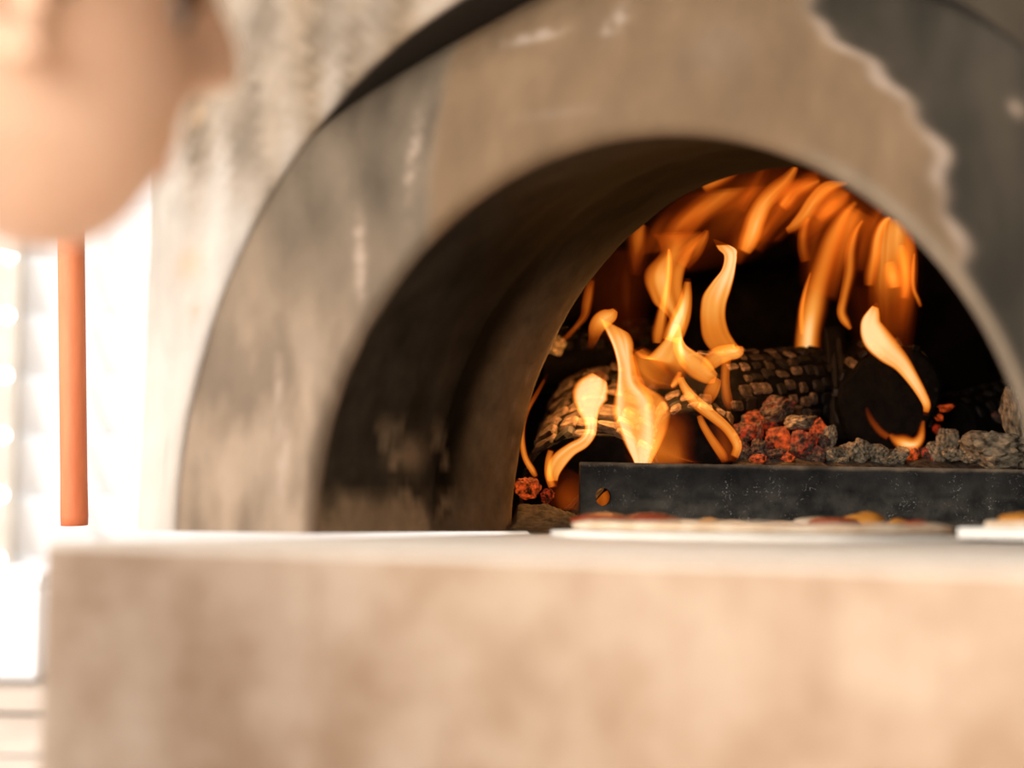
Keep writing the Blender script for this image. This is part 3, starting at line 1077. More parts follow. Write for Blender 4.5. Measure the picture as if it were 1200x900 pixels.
def flame(rows, d0, d1=None, core=0.75, el=0.0, er=0.0, soft=1.0, streak=0.25, thick=0.5, rails=False, asym=0.0, fade=None, name='flame'):
    """a tongue of fire: a closed, bellied sheet between two edges.  rows: (x, y, half width, heat) from tip to root,
    or with rails=True (x left, y left, x right, y right, heat)."""
    FSEED[0] += 1
    sd = FSEED[0] * 5.37
    d1 = d0 if d1 is None else d1
    nl = max(24, 8 * len(rows))
    R = cr_interp(rows, nl)
    rails_ = []
    for i in range(nl):
        if rails:
            xl, yl, xr, yr, h = R[i]
        else:
            x, y, w, h = R[i]
            w = max(w, 0.4) * (1.10 + 0.30 * soft)
            a, b = R[max(i - 1, 0)], R[min(i + 1, nl - 1)]
            tx, ty = b[0] - a[0], b[1] - a[1]
            q = math.hypot(tx, ty) or 1
            nx, ny = ty / q, -tx / q                 # left of the way down
            if not rails:
                nx, ny = -nx, -ny
            xl, yl, xr, yr = x + nx * w, y + ny * w, x - nx * w, y - ny * w
        rails_.append((xl, yl, xr, yr, max(0.0, h)))
    na = 36
    verts, cols = [], []
    for i, (xl, yl, xr, yr, h) in enumerate(rails_):
        f = i / (nl - 1)
        d = lerp(d0, d1, f) + 0.006 * noise.noise(Vector((f * 3, sd, 0)))
        pl, pr = at(xl, yl, d), at(xr, yr, d)
        c, hw = (pl + pr) / 2, (pr - pl) / 2
        if fade and not rails:
            hw = hw * (0.30 + 0.70 * sstep(0, 0.32, f)) * (0.60 + 0.40 * sstep(0, 0.22, 1 - f))
        tip = min(1.0, f / (fade or 0.12), (1 - f) / (fade or 0.10))
        for k in range(na):
            w = 2 * pi * k / na
            s, b = cos(w), sin(w)
            s2 = abs(s) ** 0.9 * (1 if s > 0 else -1)
            pos = c + hw * s2 + FWD * (hw.length * thick * b)
            body = max(0.0, 1 - abs(s2) ** (2.3 / soft ** 0.5)) ** (1.35 * soft ** 1.5)
            if asym:
                body *= max(0.0, 0.5 + 0.62 * asym * s2) ** (0.9 * abs(asym)) * 1.25
            st = 1 + streak * noise.noise(Vector((s2 * 2.2 + sd, f * 1.6, sd * .3))) + 0.5 * streak * noise.noise(Vector((s2 * 5 + sd, f * 2.5, 1)))
            st = max(0.0, st)
            edge = el * math.exp(-((s2 + 0.80) / 0.16) ** 2) + er * math.exp(-((s2 - 0.80) / 0.16) ** 2)
            lip = min(1.0, (1 - abs(s2)) / 0.12)
            tip = sstep(0, 1, tip)
            v = h * (core * body * st + edge * lip) * ((0.0 if fade else 0.3) + (1.0 if fade else 0.7) * tip)
            v = max(0.0, min(1.0, v))
            verts.append(pos)
            cols.append((v, v, v))
    faces = []
    for i in range(nl - 1):
        for k in range(na):
            k2 = (k + 1) % na
            faces.append((i * na + k, i * na + k2, (i + 1) * na + k2, (i + 1) * na + k))
    o = link(name, mesh_from(verts, faces, cols, attr='fire_glow'), M['flame'], fire)
    o.matrix_parent_inverse = Matrix.Translation(-fire.location)
    return o


# hooked flame at the left, above the bolt hole
flame([(707, 436, 3, .8), (700, 447, 12, 1.0), (692, 462, 17.5, 1.05), (690, 478, 12, 1.05), (692, 492, 7, 1.0), (692, 506, 6, .95), (684, 518, 6, .9),
       (669, 527, 6.5, .9), (655, 540, 8, .9), (648, 555, 6.5, .85), (648, 571, 4, .6)], 1.47, 1.45, 1.0, 0.15, 0.25, 0.6, 0.12)
flame([(646, 527, 3, .6), (643, 540, 3.5, .8), (643, 556, 4, .85), (648, 572, 4, .6)], 1.455, 1.45, 0.9, 0.2, 0, 0.8, 0.1)
# the broad flame beside it
flame([(700, 366, 730, 388, .55), (703, 376, 738, 391, .8), (710, 390, 743, 402, .95), (718, 408, 743, 416, 1.0), (723, 430, 745, 428, .98), (722, 450, 752, 448, .95),
       (718, 470, 777, 464, .92), (717, 486, 786, 480, .92), (724, 505, 784, 500, .96), (733, 524, 776, 520, 1.05), (742, 541, 765, 541, 1.1), (746, 556, 760, 556, .9)],
      1.475, 1.46, 0.95, 0.35, 0.1, 0.55, 0.16, rails=True)
flame([(741, 412, 2.5, .5), (745, 432, 3, .6), (752, 452, 3.5, .7), (760, 466, 4, .75), (758, 482, 4, .6), (750, 500, 4, .3)], 1.462, 1.46, 0.8, 0, 0.2, 0.8, 0.1)
flame([(722, 362, 2, .6), (716, 369, 7, .85), (706, 375, 9, .9), (699, 384, 8, .7), (695, 398, 5, .35), (690, 410, 3, .1)], 1.50, 1.50, 0.95, 0.1, 0.2, 0.6, 0.1)
# web of flame in the middle
flame([(790, 376, 797, 378, .8), (782, 392, 800, 392, .95), (768, 408, 803, 408, .95), (752, 420, 806, 424, .88), (738, 408, 806, 440, .55), (735, 402, 798, 452, .25)],
      1.485, 1.47, 0.92, 0.1, 0.25, 0.6, 0.25, rails=True)
flame([(746, 408, 6, .5), (755, 424, 14, .8), (768, 438, 16, .75), (782, 446, 9, .5), (795, 452, 4, .3)], 1.478, 1.475, 0.8, 0.1, 0, 0.8, 0.25)
flame([(783, 282, 3, .5), (784, 300, 4, .95), (783, 325, 4, 1.0), (779, 350, 4.5, 1.0), (775, 372, 6, .95), (771, 394, 7, .8), (769, 412, 5, .5)], 1.50, 1.485, 0.8, 0.0, 0.1, 1.0, 0.2, fade=0.2)
flame([(806, 326, 3, .5), (804, 348, 6, .80), (799, 368, 9, .92), (792, 386, 10, .95), (786, 402, 9, .8)], 1.495, 1.48, 0.98, 0, 0.2, 0.8, 0.2, asym=-0.3)
flame([(755, 268, 826, 271, .25), (768, 282, 826, 275, .50), (772, 296, 815, 292, .62), (756, 315, 810, 304, .72), (754, 330, 804, 316, .85), (760, 346, 801, 334, .88),
       (766, 357, 803, 352, .85), (777, 366, 803, 366, .75), (784, 376, 804, 378, .6), (787, 392, 800, 394, .4)], 1.51, 1.49, 0.92, 0.1, 0.1, 0.6, 0.35, rails=True)
flame([(829, 268, 2, .35), (825, 278, 5, .6), (815, 290, 9, .65), (806, 300, 10, .5), (798, 312, 8, .3)], 1.505, 1.50, 0.85, 0.1, 0.1, 0.8, 0.25)
# the tall S flame
flame([(835, 280, 840, 281, .8), (841, 292, 862, 291, .95), (848, 300, 864, 300, 1.0), (845, 316, 863, 310, 1.0), (834, 330, 861, 324, .98), (823, 346, 857, 340, .92),
       (820, 362, 852, 356, .86), (820, 378, 851, 372, .78), (822, 394, 855, 388, .72), (828, 406, 862, 400, .7), (838, 415, 868, 408, .6), (848, 420, 864, 415, .4)],
      1.50, 1.48, 0.98, 0.15, 0.3, 0.5, 0.14, rails=True)
flame([(866, 404, 3, .6), (864, 411, 7, .9), (854, 413, 8, .9), (842, 417, 9, .85), (832, 425, 8, .75), (826, 434, 5, .4)], 1.475, 1.47, 0.95, 0.1, 0.2, 0.6, 0.12)
flame([(852, 416, 5, .6), (850, 432, 4.5, .7), (850, 452, 4.5, .65), (853, 470, 5, .5), (857, 480, 3, .2)], 1.485, 1.49, 0.85, 0.1, 0.2, 0.8, 0.1)
# folded sheet and the long loop running down right
flame([(793, 392, 4, .8), (797, 408, 7, .95), (806, 420, 10, .9), (818, 430, 12, .85), (831, 440, 9, .85), (841, 444, 4, .6)], 1.48, 1.47, 0.92, 0.15, 0.3, 0.6, 0.15)
flame([(842, 443, 3, .6), (838, 450, 6, .75), (833, 460, 7, .7), (828, 472, 5, .35)], 1.47, 1.47, 0.85, 0.1, 0.3, 0.7, 0.1)
flame([(796, 436, 2.5, .7), (800, 450, 4, .85), (809, 464, 5.5, .88), (821, 476, 6, .85), (836, 488, 5.5, .85), (850, 500, 5, .82), (860, 513, 5, .85), (864, 525, 4.5, .85), (858, 540, 4, .5)],
      1.47, 1.455, 0.95, 0.1, 0.3, 0.7, 0.1)
flame([(819, 485, 2.5, .5), (823, 496, 3.5, .7), (831, 510, 4, .72), (839, 522, 4.5, .72), (847, 534, 4.5, .6), (850, 543, 3, .2)], 1.46, 1.455, 0.9, 0.2, 0.1, 0.7, 0.1)
flame([(835, 495, 5, .2), (846, 512, 10, .38), (851, 527, 11, .42), (850, 541, 8, .3)], 1.47, 1.46, 0.7, 0, 0, 1.0, 0.3)
flame([(797, 435, 2, .6), (794, 444, 4, .8), (789, 451, 3, .9), (786, 453, 2, .7)], 1.468, 1.468, 0.9, 0, 0, 0.8, 0.1)
# low orange glow at the foot behind the bar
flame([(790, 478, 10, .12), (790, 500, 20, .42), (782, 518, 28, .62), (776, 532, 34, .68), (775, 545, 28, .5)], 1.53, 1.50, 0.8, 0, 0, 1.1, 0.4)
flame([(680, 556, 14, .15), (672, 570, 20, .30), (668, 584, 22, .42), (668, 598, 18, .35)], 1.50, 1.48, 0.8, 0, 0, 1.1, 0.3)
# thin flames at the far left
flame([(642, 438, 1.5, .2), (630, 460, 2.2, .4), (617, 484, 2.4, .6), (612, 508, 2.8, .75), (615, 534, 3, .85), (624, 551, 3.2, .85), (629, 560, 2, .4)], 1.50, 1.49, 0.85, 0.2, 0, 0.8, 0.1)
flame([(606, 503, 1.5, .5), (605, 515, 2, .75), (608, 525, 1.5, .5)], 1.50, 1.50, 0.9)
flame([(695, 324, 3, .2), (691, 338, 5, .5), (688, 355, 5.5, .58), (685, 370, 4.5, .5), (676, 382, 3, .5), (664, 395, 3, .4), (656, 401, 2, .2)], 1.56, 1.54, 0.8, 0, 0, 0.9, 0.15)
# tall wisp in the centre and what hangs round it
flame([(936, 183, 5, .45), (931, 198, 7, .58), (920, 213, 8, .62), (906, 226, 9, .72), (894, 240, 9, .85), (886, 256, 10, .88), (880, 274, 10, .85), (873, 292, 9, .72), (865, 308, 6, .4)],
      1.58, 1.54, 1.0, 0.12, 0.1, 0.9, 0.2, asym=0.35, fade=0.2)
flame([(890, 236, 8, .1), (876, 258, 15, .36), (866, 280, 16, .48), (860, 300, 11, .38), (856, 316, 8, .1)], 1.60, 1.57, 0.85, 0, 0.1, 1.1, 0.4, asym=0.6, fade=0.3)
flame([(874, 194, 4, .3), (853, 204, 8, .50), (832, 214, 9, .66), (816, 224, 5, .4)], 1.62, 1.60, 0.95, 0, 0, 1.2, 0.2, asym=0.4, fade=0.35)
flame([(760, 254, 6, .3), (750, 272, 11, .58), (748, 292, 11, .52), (746, 312, 8, .3), (744, 334, 4, .05)], 1.60, 1.58, 0.9, 0, 0, 1.2, 0.3, asym=-0.5, fade=0.3)
# upper flames curling along the dome
flame([(1004, 212, 3, .6), (986, 216, 6, .82), (969, 224, 9, .85), (956, 238, 9.5, .88), (945, 254, 9, .86), (930, 267, 6, .78), (912, 276, 3, .4)], 1.62, 1.58, 0.95, 0.22, 0, 0.9, 0.2, asym=-0.7, fade=0.2)
flame([(972, 208, 5, .4), (950, 216, 8, .64), (932, 225, 9, .66), (922, 237, 9, .70), (910, 249, 5, .45)], 1.61, 1.59, 0.95, 0.1, 0, 1.1, 0.3, asym=-0.5, fade=0.3)
flame([(998, 218, 9, .35), (980, 234, 14, .62), (964, 247, 12, .58), (952, 259, 7, .3)], 1.625, 1.60, 0.9, 0, 0, 1.2, 0.3, asym=0.4, fade=0.3)
flame([(952, 248, 3, .45), (943, 268, 5, .66), (942, 290, 6, .56), (948, 316, 6, .35)], 1.60, 1.60, 0.9, 0.2, 0, 1.1, 0.1, asym=-0.6, fade=0.3)
flame([(1013, 229, 4, .4), (993, 248, 9, .66), (980, 272, 11, .68), (970, 300, 11, .66), (961, 330, 11, .70), (954, 358, 13, .84), (949, 384, 12, .95), (947, 404, 12, .95), (947, 422, 12, .9), (947, 440, 12, .6)],
      1.79, 1.79, 0.98, 0.2, 0, 1.0, 0.2, asym=-0.45, fade=0.12)
flame([(953, 310, 2, .4), (943, 343, 2.6, .66), (939, 370, 3, .70), (941, 400, 3, .5)], 1.605, 1.60, 0.95, soft=1.0, fade=0.25)
flame([(1017, 252, 4, .45), (1005, 268, 5, .66), (998, 292, 6, .70), (996, 320, 6, .72), (990, 348, 5, .74), (987, 366, 5, .84), (993, 379, 4.5, .8), (1001, 390, 2, .3)],
      1.62, 1.60, 1.0, 0.25, 0, 1.1, 0.15, asym=-0.6, fade=0.15)
flame([(1036, 246, 1056, 252, .5), (1027, 262, 1070, 266, .70), (1021, 286, 1075, 284, .74), (1019, 310, 1075, 304, .72), (1016, 334, 1076, 326, .64), (1016, 352, 1077, 348, .48),
       (1018, 377, 1075, 372, .32), (1020, 402, 1072, 400, .18), (1026, 430, 1066, 430, .05)], 1.63, 1.61, 0.82, 0.15, 0.12, 0.9, 0.75, rails=True, fade=0.12)
flame([(1052, 250, 4, .7), (1038, 259, 5, .92), (1030, 276, 6, .92), (1026, 300, 7, .85), (1021, 324, 7, .66), (1018, 348, 6, .4)], 1.615, 1.605, 0.95, 0.15, 0, 1.2, 0.15, asym=-0.5, fade=0.25)
flame([(1055, 272, 4, .4), (1057, 296, 7, .74), (1060, 318, 7, .80), (1061, 340, 7, .64), (1056, 368, 6, .35)], 1.61, 1.605, 0.9, 0, 0.1, 1.4, 0.15, fade=0.35)
flame([(1040, 296, 5, .3), (1044, 314, 9, .74), (1048, 330, 10, .84), (1050, 348, 7, .4)], 1.608, 1.605, 0.9, 0, 0, 1.5, 0.15, asym=-0.3, fade=0.4)
flame([(1073, 286, 2, .5), (1070, 312, 2.6, .72), (1070, 336, 2.6, .70), (1076, 352, 2.4, .6), (1081, 364, 2, .2)], 1.61, 1.605, 0.95, soft=1.1, fade=0.25)
flame([(1028, 355, 1.5, .7), (1024, 366, 6, .90), (1021, 380, 10.5, .97), (1027, 396, 13.5, .96), (1041, 411, 12.5, .88), (1056, 425, 9, .85), (1069, 443, 6.5, .86), (1080, 461, 5, .84), (1086, 475, 4, .8), (1084, 487, 2, .4)],
      1.585, 1.57, 1.0, 0.25, 0.1, 0.55, 0.12, asym=-0.25)
flame([(1036, 500, 3, .15), (1046, 512, 6, .55), (1058, 518, 8, .95), (1070, 520, 7, 1.0), (1078, 513, 5, .8), (1081, 498, 3, .5), (1083, 482, 2, .25)], 1.57, 1.57, 1.0, 0, 0, 1.0, 0.1, asym=-0.5, fade=0.25)
flame([(1013, 470, 2.5, .1), (1020, 490, 3.5, .30), (1032, 506, 4, .42), (1046, 515, 4, .45)], 1.572, 1.57, 0.9, fade=0.3)
# wisps between the upper tongues
flame([(1000, 225, 6, .25), (975, 245, 11, .45), (955, 262, 13, .45), (938, 282, 9, .25)], 1.635, 1.62, 0.8, 0, 0.1, 1.0, 0.45)
flame([(930, 236, 6, .2), (908, 250, 10, .42), (894, 272, 11, .45), (884, 294, 8, .25)], 1.60, 1.58, 0.8, 0, 0, 1.0, 0.4)
flame([(1010, 240, 5, .25), (998, 262, 9, .42), (985, 292, 11, .42), (975, 322, 10, .3), (966, 350, 7, .15)], 1.64, 1.62, 0.8, 0, 0.1, 1.0, 0.4)
flame([(838, 236, 8, .15), (818, 250, 13, .38), (800, 266, 14, .42), (786, 284, 9, .25)], 1.60, 1.57, 0.8, 0, 0, 1.0, 0.4)
flame([(960, 200, 5, .2), (946, 212, 9, .4), (928, 226, 12, .45), (905, 240, 9, .3)], 1.64, 1.62, 0.8, 0, 0, 1.0, 0.4)
flame([(900, 186, 5, .2), (892, 205, 8, .34), (880, 228, 9, .36), (868, 250, 6, .2)], 1.64, 1.62, 0.8, 0, 0, 1.0, 0.4)
flame([(1034, 240, 5, .25), (1022, 262, 8, .42), (1014, 290, 8, .42), (1008, 320, 6, .2)], 1.64, 1.62, 0.8, 0.1, 0, 1.0, 0.4)
flame([(1066, 272, 4, .3), (1064, 300, 9, .55), (1062, 330, 10, .55), (1058, 360, 9, .3), (1054, 390, 6, .1)], 1.625, 1.61, 0.85, 0, 0.2, 0.9, 0.4)
# thin sheets of flame drawn out along the curve of the dome
flame([(925, 182, 1004, 208, 0.25), (903, 214, 985, 228, 0.38), (884, 246, 955, 250, 0.38), (872, 276, 925, 276, 0.33), (858, 306, 900, 306, 0.16)], 1.645, 1.60, 0.9, 0, 0, 0.9, 1.5, rails=True, thick=0.3, fade=0.4)
flame([(985, 205, 1040, 240, 0.25), (956, 234, 1028, 268, 0.36), (940, 270, 1012, 305, 0.33), (934, 320, 1000, 350, 0.22), (936, 370, 985, 390, 0.10)], 1.65, 1.62, 0.9, 0, 0, 0.9, 1.6, rails=True, thick=0.3, fade=0.4)
flame([(826, 208, 935, 188, 0.22), (786, 234, 905, 226, 0.33), (757, 262, 868, 254, 0.34), (748, 292, 835, 280, 0.26), (744, 322, 810, 306, 0.10)], 1.65, 1.60, 0.9, 0, 0, 0.9, 1.5, rails=True, thick=0.3, fade=0.4)
# dim veils of burning gas along the dome
flame([(820, 195, 930, 190, 0.11), (790, 225, 960, 215, 0.22), (765, 260, 960, 240, 0.25), (750, 295, 930, 275, 0.18), (745, 330, 880, 310, 0.08)], 1.66, 1.62, 0.8, 0, 0, 1.0, 1.1, rails=True, thick=0.25)
flame([(900, 185, 1010, 210, 0.17), (885, 205, 1045, 235, 0.28), (890, 232, 1075, 268, 0.29), (910, 262, 1085, 300, 0.20), (930, 300, 1085, 345, 0.12), (950, 340, 1080, 400, 0.04)], 1.67, 1.64, 0.8, 0, 0, 1.0, 1.1, rails=True, thick=0.25)
flame([(690, 290, 760, 290, 0.09), (680, 330, 770, 330, 0.17), (690, 370, 765, 370, 0.15), (700, 400, 760, 400, 0.08)], 1.66, 1.62, 0.8, 0, 0, 1.1, 0.8, rails=True, thick=0.3)
flame([(985, 330, 1060, 340, 0.08), (990, 370, 1065, 380, 0.15), (1000, 410, 1068, 420, 0.09), (1010, 440, 1060, 440, 0.02)], 1.66, 1.62, 0.8, 0, 0, 1.1, 0.6, rails=True, thick=0.3)
flame([(704, 566, 6, .3), (704, 580, 12, .55), (702, 594, 12, .5), (700, 604, 8, .3)], 1.48, 1.47, 0.9, 0, 0, 1.0, 0.3)

for k, (px, py, d, pw, rad_) in enumerate(((700, 440, 1.56, 0.75, 0.012), (750, 425, 1.56, 0.50, 0.02), (842, 420, 1.53, 0.60, 0.02), (650, 440, 1.60, 0.25, 0.01), (940, 300, 1.62, 0.10, 0.04), (1045, 310, 1.64, 0.10, 0.04), (1062, 520, 1.56, 0.012, 0.008))):
    ld = bpy.data.lights.new('firelight', 'POINT')
    ld.energy = pw
    ld.color = (1.0, 0.42, 0.11)
    ld.shadow_soft_size = rad_
    lo_ = bpy.data.objects.new('firelight', ld)
    C.objects.link(lo_)
    lo_.location = at(px, py, d)
    lo_.parent = fire
    lo_.matrix_parent_inverse = Matrix.Translation(-fire.location)

# ================================================================== pizza in the mouth
PC = at(890, 615, 1.13)
PC.z = 0.0
R0 = 0.130


def disc(nr, na, fn):
    verts, faces = [], []
    for i in range(nr + 1):
        for k in range(na):
            r, z = fn(i / nr, 2 * pi * k / na)
            verts.append((r * cos(2 * pi * k / na), r * sin(2 * pi * k / na), z))
    for i in range(nr):
        for k in range(na):
            k2 = (k + 1) % na
            faces.append((i * na + k, (i + 1) * na + k, (i + 1) * na + k2, i * na + k2))
    return verts, faces


def paper_fn(f, w):
    edge = 1 + 0.05 * noise.noise(Vector((cos(w) * 2, sin(w) * 2, 4)))
    if f > 0.9:
        return (R0 * 1.13 * edge, lerp(0.0046, 0.0004, (f - 0.9) / 0.1))
    return (R0 * 1.13 * edge * f / 0.9, 0.0042 + 0.0012 * noise.noise(Vector((cos(w) * 3 * f, sin(w) * 3 * f, 1))) * f)


sheet = link('white_paper', mesh_from(*disc(12, 80, paper_fn)), M['paper'])
sheet.location = PC
tag(sheet, 'round sheet of white paper under the pizza in the oven mouth', 'paper')
pizza = thing('pizza', 'thin flat pizza with red sauce and browned cheese in the oven mouth', 'pizza', (PC.x, PC.y, 0.0052))


def crust_fn(f, w):
    e_ = 1 + 0.035 * noise.noise(Vector((cos(w) * 3, sin(w) * 3, 7)))
    r = R0 * e_ * min(1, f * 1.12)
    if f > 0.9:
        return (R0 * e_ * (1 + 0.01 * sin((f - 0.9) / 0.1 * pi)), lerp(0.0052, 0.0003, (f - 0.9) / 0.1))
    rim = 0.0030 * math.exp(-((f - 0.82) / 0.07) ** 2) * (1 + 0.6 * noise.noise(Vector((cos(w) * 5, sin(w) * 5, 2))))
    return (r, 0.0034 + rim)


link('crust', mesh_from(*disc(40, 96, crust_fn)), M['dough'], pizza)
link('sauce', mesh_from(*disc(16, 90, lambda f, w: (R0 * 0.80 * f * (1 + 0.08 * noise.noise(Vector((cos(w) * 3, sin(w) * 3, 1)))),
                                                     0.0046 + 0.0014 * noise.noise(Vector((cos(w) * 9 * f, sin(w) * 9 * f, 6))) - (0.002 if f > .95 else 0)))), M['sauce'], pizza)


def topping(name, mat, px, py, d, rx, ry, rz, seed, parent, z=None):
    me = lump_mesh(seed, False, 3)
    for v in me.vertices:
        v.co.z *= 1 if v.co.z > 0 else 0.25
    me.polygons.foreach_set('use_smooth', [True] * len(me.polygons))
    o = link(name, me, M[mat], parent)
    q = at(px, py, d)
    o.location = (q.x - parent.location.x, q.y - parent.location.y, (0.0050 if z is None else z))
    o.scale = (rx, ry, rz)
    o.rotation_euler = (0, 0, PSI)
    return o


topping('cheese', 'cheese', 1014, 615, 1.19, 0.0165, 0.018, 0.0090, 3, pizza)
topping('cheese', 'cheese', 1052, 617, 1.19, 0.0085, 0.012, 0.0050, 5, pizza)
topping('cheese', 'cheese', 832, 618, 1.20, 0.008, 0.012, 0.0036, 8, pizza)
topping('cheese', 'cheese', 778, 618, 1.20, 0.013, 0.012, 0.0024, 9, pizza)
topping('tomato', 'sauce', 706, 618, 1.15, 0.022, 0.012, 0.0062, 2, pizza)
topping('tomato', 'sauce', 762, 618, 1.16, 0.022, 0.013, 0.0066, 4, pizza)
topping('tomato', 'sauce', 978, 616, 1.18, 0.020, 0.016, 0.0048, 6, pizza)
topping('tomato', 'sauce', 1074, 618, 1.14, 0.012, 0.010, 0.0040, 7, pizza)
topping('herb_leaf', 'herb', 1050, 622, 1.06, 0.012, 0.006, 0.0018, 7, pizza)
topping('dough_flap', 'dough', 957, 615, 1.20, 0.017, 0.01, 0.0050, 1, pizza)

# small white board with a slice on it, at the right
bq = at(1125, 640, 1.04)
bm = bmesh.new()
bm_box(bm, 0, 0.062, 0, 0.10, 0.0, 0.0075, 0.0015, 2)
bd = link('white_board', bm_mesh(bm), M['board'])
bd.location = (bq.x, bq.y - 0.01, 0.0024)
tag(bd, 'small white board at the right foot of the mouth, beside the pizza', 'board')
sl = thing('pizza_slice', 'small piece of pizza with orange cheese on the white board', 'pizza slice', (bq.x + 0.034, bq.y + 0.055, 0.0102))
vs, fs = [], []
for z, s in ((0, 1.0), (0.003, 1.02), (0.0042, 0.93)):
    for (x, y) in ((-0.022, -0.03), (0.004, -0.034), (0.024, 0.02), (0.018, 0.032), (-0.004, 0.036), (-0.024, 0.03)):
        vs.append((x * s, y * s, z))
for a in (0, 1):
    for k in range(6):
        k2 = (k + 1) % 6
        fs.append((a * 6 + k, a * 6 + k2, a * 6 + 6 + k2, a * 6 + 6 + k))
fs += [tuple(range(6))[::-1], tuple(range(12, 18))]
link('crust', mesh_from(vs, fs, smooth=False), M['dough'], sl)
for (dx, dy, r, h, sd) in ((-0.004, 0.0, 0.013, 0.0055, 3), (0.009, 0.012, 0.010, 0.004, 6), (-0.012, 0.018, 0.008, 0.003, 8)):
    me = lump_mesh(sd, False, 3)
    me.polygons.foreach_set('use_smooth', [True] * len(me.polygons))
    for v in me.vertices:
        v.co.z *= 1 if v.co.z > 0 else 0.2
    t_ = link('cheese', me, M['cheese'], sl)
    t_.location = (dx, dy, 0.0040)
    t_.scale = (r, r, h)

# ================================================================== pole, yard behind
b0, b1 = at(87.5, 640, 1.44), at(83, 250, 1.44)
z_at = lambda z: b0 + (b1 - b0) * ((z - b0.z) / (b1.z - b0.z))
pb, pt = z_at(0.0), z_at(2.09)
v_, f_ = tube_mesh([pb, pb + (pt - pb) * 0.004, pb + (pt - pb) * 0.02, pt], [0.0119, 0.0122, 0.0118, 0.0118], 28)
pole = link('wooden_pole', mesh_from(v_, f_), M['wood_pole'])
tag(pole, 'orange brown wooden pole standing on the counter left of the oven', 'pole')


def yard(px, py, d):
    return at(px, py, d)


# white horizontal slats of the fence, square on to the view
DF = 5.2
ang = PSI
RH = Vector((cos(PSI), sin(PSI), 0))
FH = Vector((-sin(PSI), cos(PSI), 0))
fo = at(60, 600, DF)
fence = thing('slatted_fence', 'sunlit fence of wide white horizontal slats beyond the oven', 'fence', (fo.x, fo.y, -0.95))
fence.rotation_euler = (0, 0, PSI)
per = 71 / FPX * DF
z_gap = at(60, 297, DF).z
zb = z_gap + 0.95
while zb > per:
    zb -= per
bm = bmesh.new()
bm_box(bm, -1.9, 3.4, 0, 0.022, 0, per * 0.93, 0.004, 1)
slat_me = bm_mesh(bm)
slat_me.materials.append(M['white_slat'])
for k in range(12):
    s_ = bpy.data.objects.new('slat', slat_me)
    C.objects.link(s_)
    s_.parent = fence
    s_.location = (0, 0, zb - per * 0.98 + k * per + 0.0)
    s_.rotation_euler = (radians(9), 0, 0)
for xx in (-1.7, -0.155, 1.5, 3.2):
    box_obj('post', M['cream'], xx - 0.045, xx + 0.045, -0.05 if xx != -0.155 else -0.05, 0.0, 0.0, zb + 11.3 * per, 0.006, fence)

# glowing dots on a line, added for bright glints by the fence post
m, nt, p, out = new_mat('glowing_dot')
p.inputs['Base Color'].default_value = (0.9, 0.88, 0.85, 1)
p.inputs['Emission Color'].default_value = (1, 0.95, 0.88, 1)
p.inputs['Emission Strength'].default_value = 9.0
M['glint_dot'] = m
sq = at(4, 600, 5.05)
string = thing('glint_dots', 'vertical row of glowing dots added for bright glints at the left fence post', 'lights', (sq.x, sq.y, -0.95))
ztop = at(4, 90, 5.05).z + 0.95
v_, f_ = tube_mesh([(0, 0, 0.02), (0, 0, ztop * 0.5), (0, 0, ztop)], 0.004, 8)
link('glint_cord', mesh_from(v_, f_), M['cream'], string)
for py in (84, 155, 226, 297, 368, 439, 510, 580, 655):
    bm = bmesh.new()
    bmesh.ops.create_uvsphere(bm, u_segments=16, v_segments=10, radius=0.015)
    bo = link('glint_dot', bm_mesh(bm, smooth=True), M['glint_dot'], string)
    bo.location = (0, -0.016, at(4, py, 5.05).z + 0.95)

# bench of pale planks with a white box on it
DBX = 3.2
q0, q1 = at(-150, 800, DBX), at(60, 800, DBX)
bench = thing('plank_bench', 'low bench clad in pale planks at the left edge', 'bench', (q1.x, q1.y, -0.95))
bench.rotation_euler = (0, 0, PSI)
top = q1.z + 0.95
hs = [top, at(20, 838, DBX).z + 0.95, at(20, 885, DBX).z + 0.95, at(20, 950, DBX).z + 0.95, at(20, 1015, DBX).z + 0.95, 0.0]
for k in range(5):
    if hs[k] - hs[k + 1] > 0.02:
        box_obj('plank', M['plank'], -1.1, 0.35, -0.02, 0.0, max(0.0, hs[k + 1]) + (0.0085 if k == 0 else 0.004), hs[k], 0.002, bench)
box_obj('frame', M['darkwall'], -1.08, 0.33, 0.0, 0.42, 0.0, top - 0.012, 0, bench)
box_obj('seat', M['plank'], -1.1, 0.35, -0.02, 0.45, top - 0.012, top + 0.0, 0.002, bench)
zt = at(20, 670, DBX).z + 0.95
xr = (60 - 47) / FPX * DBX
wb = thing('white_box', 'glossy white box with rounded corners on the plank bench', 'box', (q1.x, q1.y, q1.z))
wb.rotation_euler = (0, 0, PSI)
bm = bmesh.new()
bm_box(bm, -0.50, -xr, 0.0, 0.34, 0.001, zt - top - 0.028, 0.016, 4)
link('box_body', bm_mesh(bm, smooth=False), M['white_plastic'], wb)
bm = bmesh.new()
bm_box(bm, -0.503, -xr + 0.003, -0.003, 0.343, zt - top - 0.027, zt - top, 0.008, 3)
link('lid', bm_mesh(bm), M['white_plastic'], wb)

